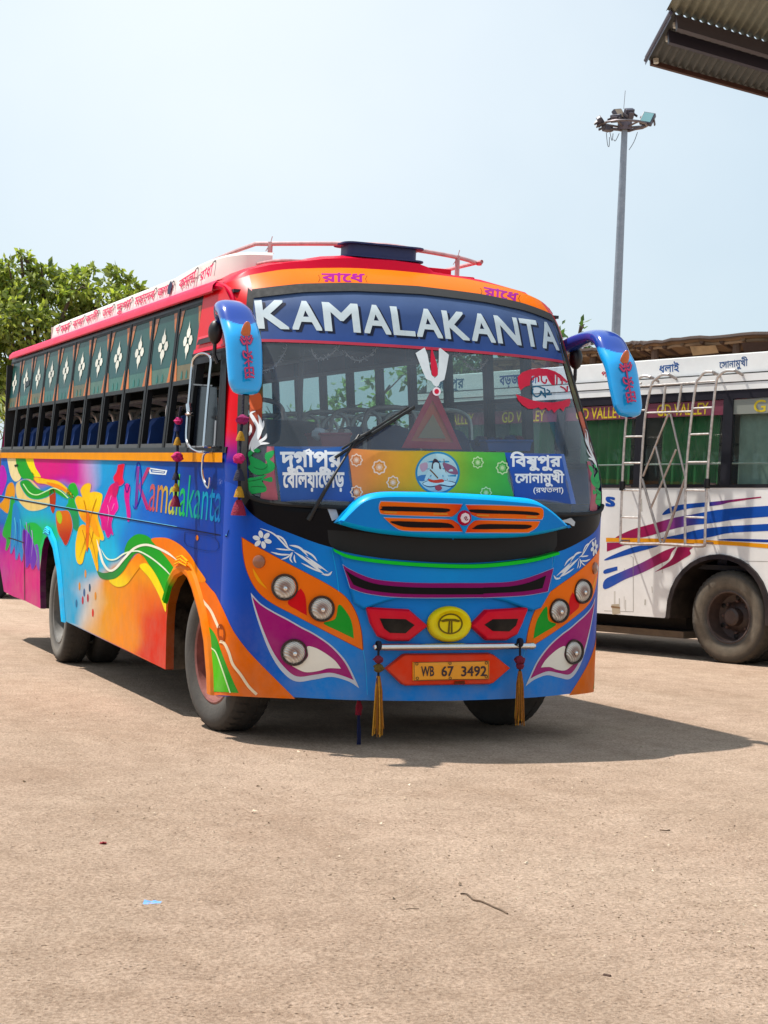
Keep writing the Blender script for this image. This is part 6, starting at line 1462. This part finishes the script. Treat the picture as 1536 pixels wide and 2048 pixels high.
# brick boundary wall far behind
wl_ = MB(); a, b = grd(-2600, 60), grd(2600, 62)
dirw = (b - a) / np.linalg.norm(b - a)
Mw = np.array([[dirw[0], -dirw[1], 0, a[0]], [dirw[1], dirw[0], 0, a[1]], [0, 0, 1, a[2] - .2], [0, 0, 0, 1]])
Lw = float(np.linalg.norm(b - a)); wl_.box((0, 0, 0), (Lw, .3, 4.1), '#a8704c', M=Mw); wl_.box((0, -.06, 4.1), (Lw, .36, 4.25), '#b8a48c', M=Mw)
for x in np.arange(2, Lw, 4): wl_.box((x, -.08, 0), (x + .4, -.002, 4.09), '#9c6644', M=Mw)
tag(wl_.build('boundary_wall', OLD), 'long brown boundary wall far behind the parked buses', 'wall')
for k, (x, y, r, t) in enumerate(((300, 800, 100, 66), (-420, 760, 170, 64), (-900, 800, 190, 66), (1800, 780, 160, 66), (2250, 760, 190, 65))):
    cs = [(x + dx * r, y + dy * r, r * q, dd) for dx, dy, q, dd in ((0, 0, .62, 0), (.6, .1, .5, 1), (-.6, .15, .5, -1), (.25, -.35, .45, .5), (-.3, -.3, .45, 0), (0, .45, .5, 1))]
    tree('tree', ['green tree beyond the boundary wall, glimpsed through the painted bus', 'broad tree left of the palm beyond the wall', 'farthest left tree beyond the boundary wall', 'tree right of the shed beyond the wall', 'farthest right tree beyond the boundary wall'][k], grd(x, t), [pxd(a, b, t + dd) for a, b, c, dd in cs], [c * t / F_PX for a, b, c, dd in cs], 40 + k, n_per=170, size=.34, base=('#3c5420', '#7c8c3e'))
# ------------------------------------------------------------------ dark car behind the bus tail
cg = on_ground([(14, 1197)])[0]; cy = math.atan2(-_M.T[0][1], _M.T[0][0])
car = empty('parked_car', tuple(cg), 'dark parked car half hidden behind the tail of the painted bus', 'car')
Mc = Matrix.Translation(Vector(cg + RT * -1.6 + np.array([0, 0, 0]))) @ Matrix.Rotation(math.atan2(RT[1], RT[0]), 4, 'Z')
mb = MB(); prof = [(-2.0, .35), (2.0, .35), (2.08, .55), (1.95, .85), (1.15, .95), (.65, 1.38), (-.9, 1.42), (-1.75, .98), (-2.05, .8)]
G = np.array([[(x, y, z) for x, z in prof] for y in (0, 1.6)]); G[:, :, 2] *= 1; Gm = np.array([[list(Mc @ Vector(p)) for p in r_] for r_ in G]); mb.grid(np.concatenate([Gm, Gm[:, :1]], 1), '#16181e'); mb.add(Gm[0], [tuple(range(9))], '#16181e'); mb.add(Gm[1], [tuple(range(9))], '#16181e')
mb.build('body', PAINT, car)
mb = MB(); mb.box((1.7, -.05, .40), (2.12, 1.65, .52), '#d8d8d4', M=Mc); mb.build('bumper', SATIN, car)
mb = MB(); mb.add(np.array([list(Mc @ Vector(p)) for p in ((-.8, -.01, 1.0), (1.0, -.01, .98), (.62, -.01, 1.32), (-.75, -.01, 1.36))]), [(0, 1, 2, 3)], '#0a0c10'); mb.build('window', BLACKG, car)
for x in (-1.25, 1.3): 
    mb = MB(); c = Mc @ Vector((x, -.02, .31)); mb.lathe([(.18, .02), (.20, .03), (.29, .03), (.31, 0), (.31, -.18), (.0, -.18)], tuple(c), tuple(-(Mc.to_3x3() @ Vector((0, 1, 0)))), '#1a1a1a', 20); mb.lathe([(0, .02), (.18, .02)], tuple(c), tuple(-(Mc.to_3x3() @ Vector((0, 1, 0)))), '#8a8a8a', 16); mb.build('wheel', TYRE, car, smooth=True)

# ------------------------------------------------------------------ hanging ornaments
YARN = mat('wool_yarn', attr=True, rough=.95, noise=.3, nscale=60, bump=.6, bscale=120)
def pom(mb, c, r, col, rg):
    G = []
    for i in range(9):
        a = -math.pi / 2 + math.pi * i / 8; th = np.linspace(0, 2 * math.pi, 14, endpoint=False); jit = 1 + .16 * rg.normal(size=14)
        G.append(np.array(c) + np.stack([r * math.cos(a) * np.cos(th) * jit, r * math.cos(a) * np.sin(th) * jit, np.full(14, r * .95 * math.sin(a))], -1))
    mb.grid(np.array(G), col, wrap=True)
def bell(mb, c, r, h, col):
    mb.lathe([(0.001, h * .5), (r * .35, h * .48), (r * .7, h * .1), (r * .95, -h * .35), (r * 1.0, -h * .5), (r * .6, -h * .5), (.001, -h * .4)], c, (0, 0, 1), col, 12)
def garland(label, mapper, items, thread, name='pompom_garland'):
    rg = np.random.default_rng(len(label)); P0 = mapper(items[0][0], items[0][1]); root = empty(name, tuple(P0), label, 'garland')
    mb = MB(); pts = np.array([mapper(x, y) for x, y, *_ in items]); a = mapper(thread[0], thread[1]); mb.tube(np.concatenate([[a], pts]), .009, '#14142a', 6); mb.build('thread', YARN, root, smooth=True)
    for x, y, kind, r, col in items:
        mb = MB(); c = mapper(x, y)
        if kind == 'pom': pom(mb, c, r, col, rg); mb.build('pompom', YARN, root, smooth=True)
        else:
            bell(mb, c, r, r * 2.0, col)
            mb.build('yarn_bell', YARN, root, smooth=True)
def m_side(x, y): p = np.array([(x, y)], float); return side(p)[0][0] + np.array([-.11, -.02, 0])
def m_pil(x, y): P, N = body(np.array([(x, y)], float)); return P[0] + N[0] * .06
PK, NV, YL, DP, DN = '#c8146e', '#16205a', '#b8860e', '#8e1238', '#20203a'
garland('string of pink, navy and yellow wool pompoms hanging from the driver window guard', m_side, [(389,844,'pom',.026,PK),(387,857,'bell',.024,NV),(387,884,'bell',.026,YL),(387,915,'pom',.034,PK),(384,953,'bell',.026,DN),(384,976,'bell',.026,YL),(383,1003,'bell',.036,DP)], (394, 815))
garland('string of pink, navy and yellow wool pompoms hanging beside the windscreen edge', m_pil, [(495,848,'pom',.034,'#9a1460'),(492,880,'bell',.028,YL),(490,922,'pom',.034,PK),(491,952,'bell',.036,DN),(491,984,'bell',.032,YL),(490,1015,'bell',.046,DP)], (496, 800))
def tassel(label, x, yt, beads, fr, yb):
    P0 = pts_bar(x, yt); root = empty('tassel', tuple(P0), label, 'tassel', 'tassels on the bumper bar')
    def at(y): return on_plane([(x + (y - yt) * -.004, y)], P0, (0, 1, 0))[0]
    mb = MB(); mb.tube([at(yt - 8), at(yt), at(fr)], .007, '#101024', 6); mb.lathe([(.026, -.012), (.030, 0), (.026, .012)], at(yt - 1), (1, 0, 0), '#14142a', 10); mb.build('cord', YARN, root, smooth=True)
    rg = np.random.default_rng(int(x)); 
    for y, r, c in beads: mb = MB(); pom(mb, at(y), r, c, rg); mb.build('pompom', YARN, root, smooth=True)
    mb = MB(); a, b = at(fr), at(yb); mb.lathe([(.006, 0), (.013, -.02), (.010, -.05)], a, (0, 0, 1), '#3a2a4a', 8)
    for k in range(46):
        an = rg.uniform(0, 6.28); q = rg.uniform(0, 1) ** .5; o = np.array([math.cos(an), math.sin(an), 0]) * q; ln = rg.uniform(.8, 1.03)
        mb.tube([a + o * .008, a + (b - a) * .25 + o * .022, a + (b - a) * ln + o * .032 + rg.normal(0, .004, 3)], .0042, ['#c07a10', '#a8640e', '#d89a2a', '#8a520e'][k % 4], 4)
    mb.build('fringe', YARN, root)
def pts_bar(x, y): P, N = body(np.array([(x, 1292.0)])); return on_plane([(x, y)], P[0] + N[0] * .082, (0, 1, 0))[0]
tassel('golden yarn tassel with one maroon and one olive bead on the bumper bar', 757, 1292, [(1319, .026, '#7a1634'), (1336, .028, '#6a5412')], 1352, 1472)
tassel('golden yarn tassel with a single oval maroon bead on the bumper bar', 1040, 1286, [(1320, .029, '#7a1230'), (1332, .024, '#7a1230')], 1342, 1448)
P0 = body(np.array([(718.0, 1401.0)]))[0][0] + np.array([0, .10, .02]); root = empty('tassel', tuple(P0), 'thin red and navy thread tassel dangling beneath the front bumper', 'tassel')
mb = MB(); fr = lambda y, dx=0: on_plane([(718 + dx, y)], P0, (0, 1, 0))[0]
mb.tube([fr(1392), fr(1402)], .01, '#14142a', 6); rg = np.random.default_rng(2)
for k in range(16): mb.tube([fr(1400, rg.uniform(-2, 2)), fr(1415, rg.uniform(-6, 6)), fr(1430, rg.uniform(-7, 5))], .006, '#a01a34', 4)
for k in range(8): mb.tube([fr(1425, rg.uniform(-2, 2)), fr(1465, rg.uniform(-3, 3)), fr(1508, rg.uniform(-8, 4))], .005, '#161c4a', 4)
mb.build('fringe', YARN, root)
# ------------------------------------------------------------------ things on the dashboard
def inside_pt(x, y, v): return on_plane([(x, y)], (0, v, 0), (0, 1, 0))[0]
tv = .60
def tri_(pts, d0, d1): return [inside_pt(x, y, tv + d) for d in (d0, d1) for x, y in pts]
wt_ = empty('warning_triangle', tuple(inside_pt(864, 896, tv)), 'red framed warning triangle standing on the dashboard behind the glass', 'warning triangle')
mb = MB(); o3 = [(803, 896), (862, 781), (872, 781), (924, 899)]; i3 = [(822, 882), (865, 800), (907, 885)]; c3 = [(836, 876), (866, 828), (892, 877)]
V, Fa = tri2d([np.array(o3)], None, [np.array(i3)]); mb.add(np.array([inside_pt(x, y, tv) for x, y in V]), Fa, '#f02a4a'); mb.grid(np.array([[inside_pt(x, y, tv + d) for x, y in o3 + o3[:1]] for d in (0, .025)]), '#a01430'); mb.build('frame', SATIN, wt_)
mb = MB(); V, Fa = tri2d([np.array(i3)], None); mb.add(np.array([inside_pt(x, y, tv + .012) for x, y in V]), Fa, '#ff7a4a')
mb.build('reflector', SATIN, wt_); mb = MB(); mb.add(np.array([inside_pt(x, y, tv + .004) for x, y in c3]), [(0, 1, 2)], '#c8a878'); mb.build('board', SATIN, wt_)
def basket(label, x0, x1, y0, y1, v, col, inner):
    a, b, c_, d = (inside_pt(x, y, v) for x, y in ((x0 + 4, y1), (x1 - 4, y1), (x1, y0), (x0, y0))); dp = np.array([0, .24, 0])
    root = empty('basket', tuple((a + b) / 2 + dp / 2), label, 'basket')
    mb = MB(); lo = [a, b, b + dp, a + dp]; hi = [d, c_, c_ + dp * 1.15, d + dp * 1.15]; G = np.array([lo + [lo[0]], hi + [hi[0]]]); mb.grid(G, col); mb.add(np.array(lo), [(0, 1, 2, 3)], col); mb.tube(hi + [hi[0]], .010, col, 6); mb.build('tub', SATIN, root)
    mb = MB(); rg = np.random.default_rng(int(x0))
    for k in range(9): t = (k + .5) / 9; c = d + (c_ - d) * t + dp * rg.uniform(.2, .8); pom(mb, c, rg.uniform(.025, .045), inner[k % len(inner)], rg)
    mb.build('contents', MATTE, root, smooth=True)
basket('red plastic basket of white packets on the dashboard left of the triangle', 641, 702, 868, 897, .55, '#a8303a', ['#d8d4cc', '#8a5a4a', '#c8b8a0'])
basket('blue plastic basket on the dashboard right of the triangle', 974, 1064, 882, 902, .55, '#1a58a0', ['#3a3a50', '#8a3040', '#283868'])
# tinsel looped along the top of the glass
mb = MB(); rg = np.random.default_rng(21); pts = []
for q in ([(525,742),(545,735),(563,715),(574,694)],[(622,698),(632,716),(650,716),(662,708),(678,694)],[(690,704),(705,718),(722,720),(738,712),(752,698)],[(905,712),(920,706),(922,698)],[(928,722),(945,738),(962,736),(975,718)]):
    L = sp(np.array(q, float), 7, False); P = np.array([inside_pt(x, y, .72) for x, y in L]); mb.tube(P, .004, '#c8c8cc', 4)
    for p in P[::1]:
        for _ in range(2): d = rg.normal(size=3); d *= .020 / np.linalg.norm(d); mb.add(np.array([p, p + d, p + d * .9 + rg.normal(0, .006, 3)]), [(0, 1, 2)], '#dcdce0')
tag(mb.build('tinsel_garland', STICK), 'silver tinsel loops strung inside along the top of the windscreen', 'garland')
# ------------------------------------------------------------------ litter
def litter(name, label, cat, px, w, d, col, seed):
    rg = np.random.default_rng(seed); c = on_ground([px])[0]; g = np.linspace(-1, 1, 6); mb = MB()
    G = np.array([[c + RT * (1, 1, 0) * x * w / 2 + FWm * y * d / 2 + np.array([0, 0, .006 + abs(rg.normal(0, .0025)) - GS * 0]) for x in g] for y in g]); mb.grid(G, col); G2 = G - (0, 0, .004); mb.grid(G2, col, flip=True)
    tag(mb.build(name, MATTE), label, cat)
litter('plastic_wrapper', 'crumpled pale blue plastic wrapper lying on the bare ground', 'litter', (304, 1810), .058, .045, '#6a9edc', 1)
litter('paper_scrap', 'tiny dark red scrap lying on the bare ground', 'litter', (206, 1689), .026, .022, '#8a1a20', 2)
def stick(px, ln, name, label, seed, cat='twig', r=.006, col='#3a2c24'):
    rg = np.random.default_rng(seed); P = np.array([on_ground([p])[0] + (0, 0, r) for p in px]); mb = MB(); mb.tube(sp(P, 4, False), r, col, 6); tag(mb.build(name, BARK, smooth=True), label, cat)
stick([(921, 1789), (934, 1790), (947, 1801), (962, 1804), (980, 1812), (988, 1816), (1003, 1822), (1015, 1829)], 0, 'twig', 'brown crooked twig lying on the ground in the right foreground', 5, r=.0032, col='#6a5644')
stick([(812, 1821), (822, 1819.5), (838, 1820)], 0, 'twig', 'short brown stick lying just left of the crooked twig', 6, r=.003, col='#6a5644')
stick([(1207, 1954), (1221, 1957)], 0, 'twig', 'small dark brown chip on the ground near the bottom right', 7, r=.0055, col='#4a3428')
stick([(1320, 1661), (1330, 1662.5), (1340, 1662)], 0, 'twig', 'tiny brown stick on the ground midway at the right', 8, r=.003, col='#6a5644')
mb = MB(); rg = np.random.default_rng(31)      # loose grit: thousands of crumbs
for k in range(6500):
    x, y = rg.uniform(-60, 1600), 1330 + 740 * rg.uniform(0, 1) ** .8; 
    c = on_ground([(x, y)])[0]; s = rg.uniform(.0016, .0045) * (1.0 if rg.uniform() < .97 else 2.0); q = rg.normal(size=(4, 3)) * s * (1, 1, .55) + c + (0, 0, s * .25)
    mb.add(q, [(0, 1, 2), (0, 2, 3), (0, 3, 1), (1, 3, 2)], ['#a08a70', '#c0ac92', '#7a6650', '#d0bea4', '#b09a80', '#94806a'][k % 6])
tag(mb.build('gravel', MATTE), kind='stuff')
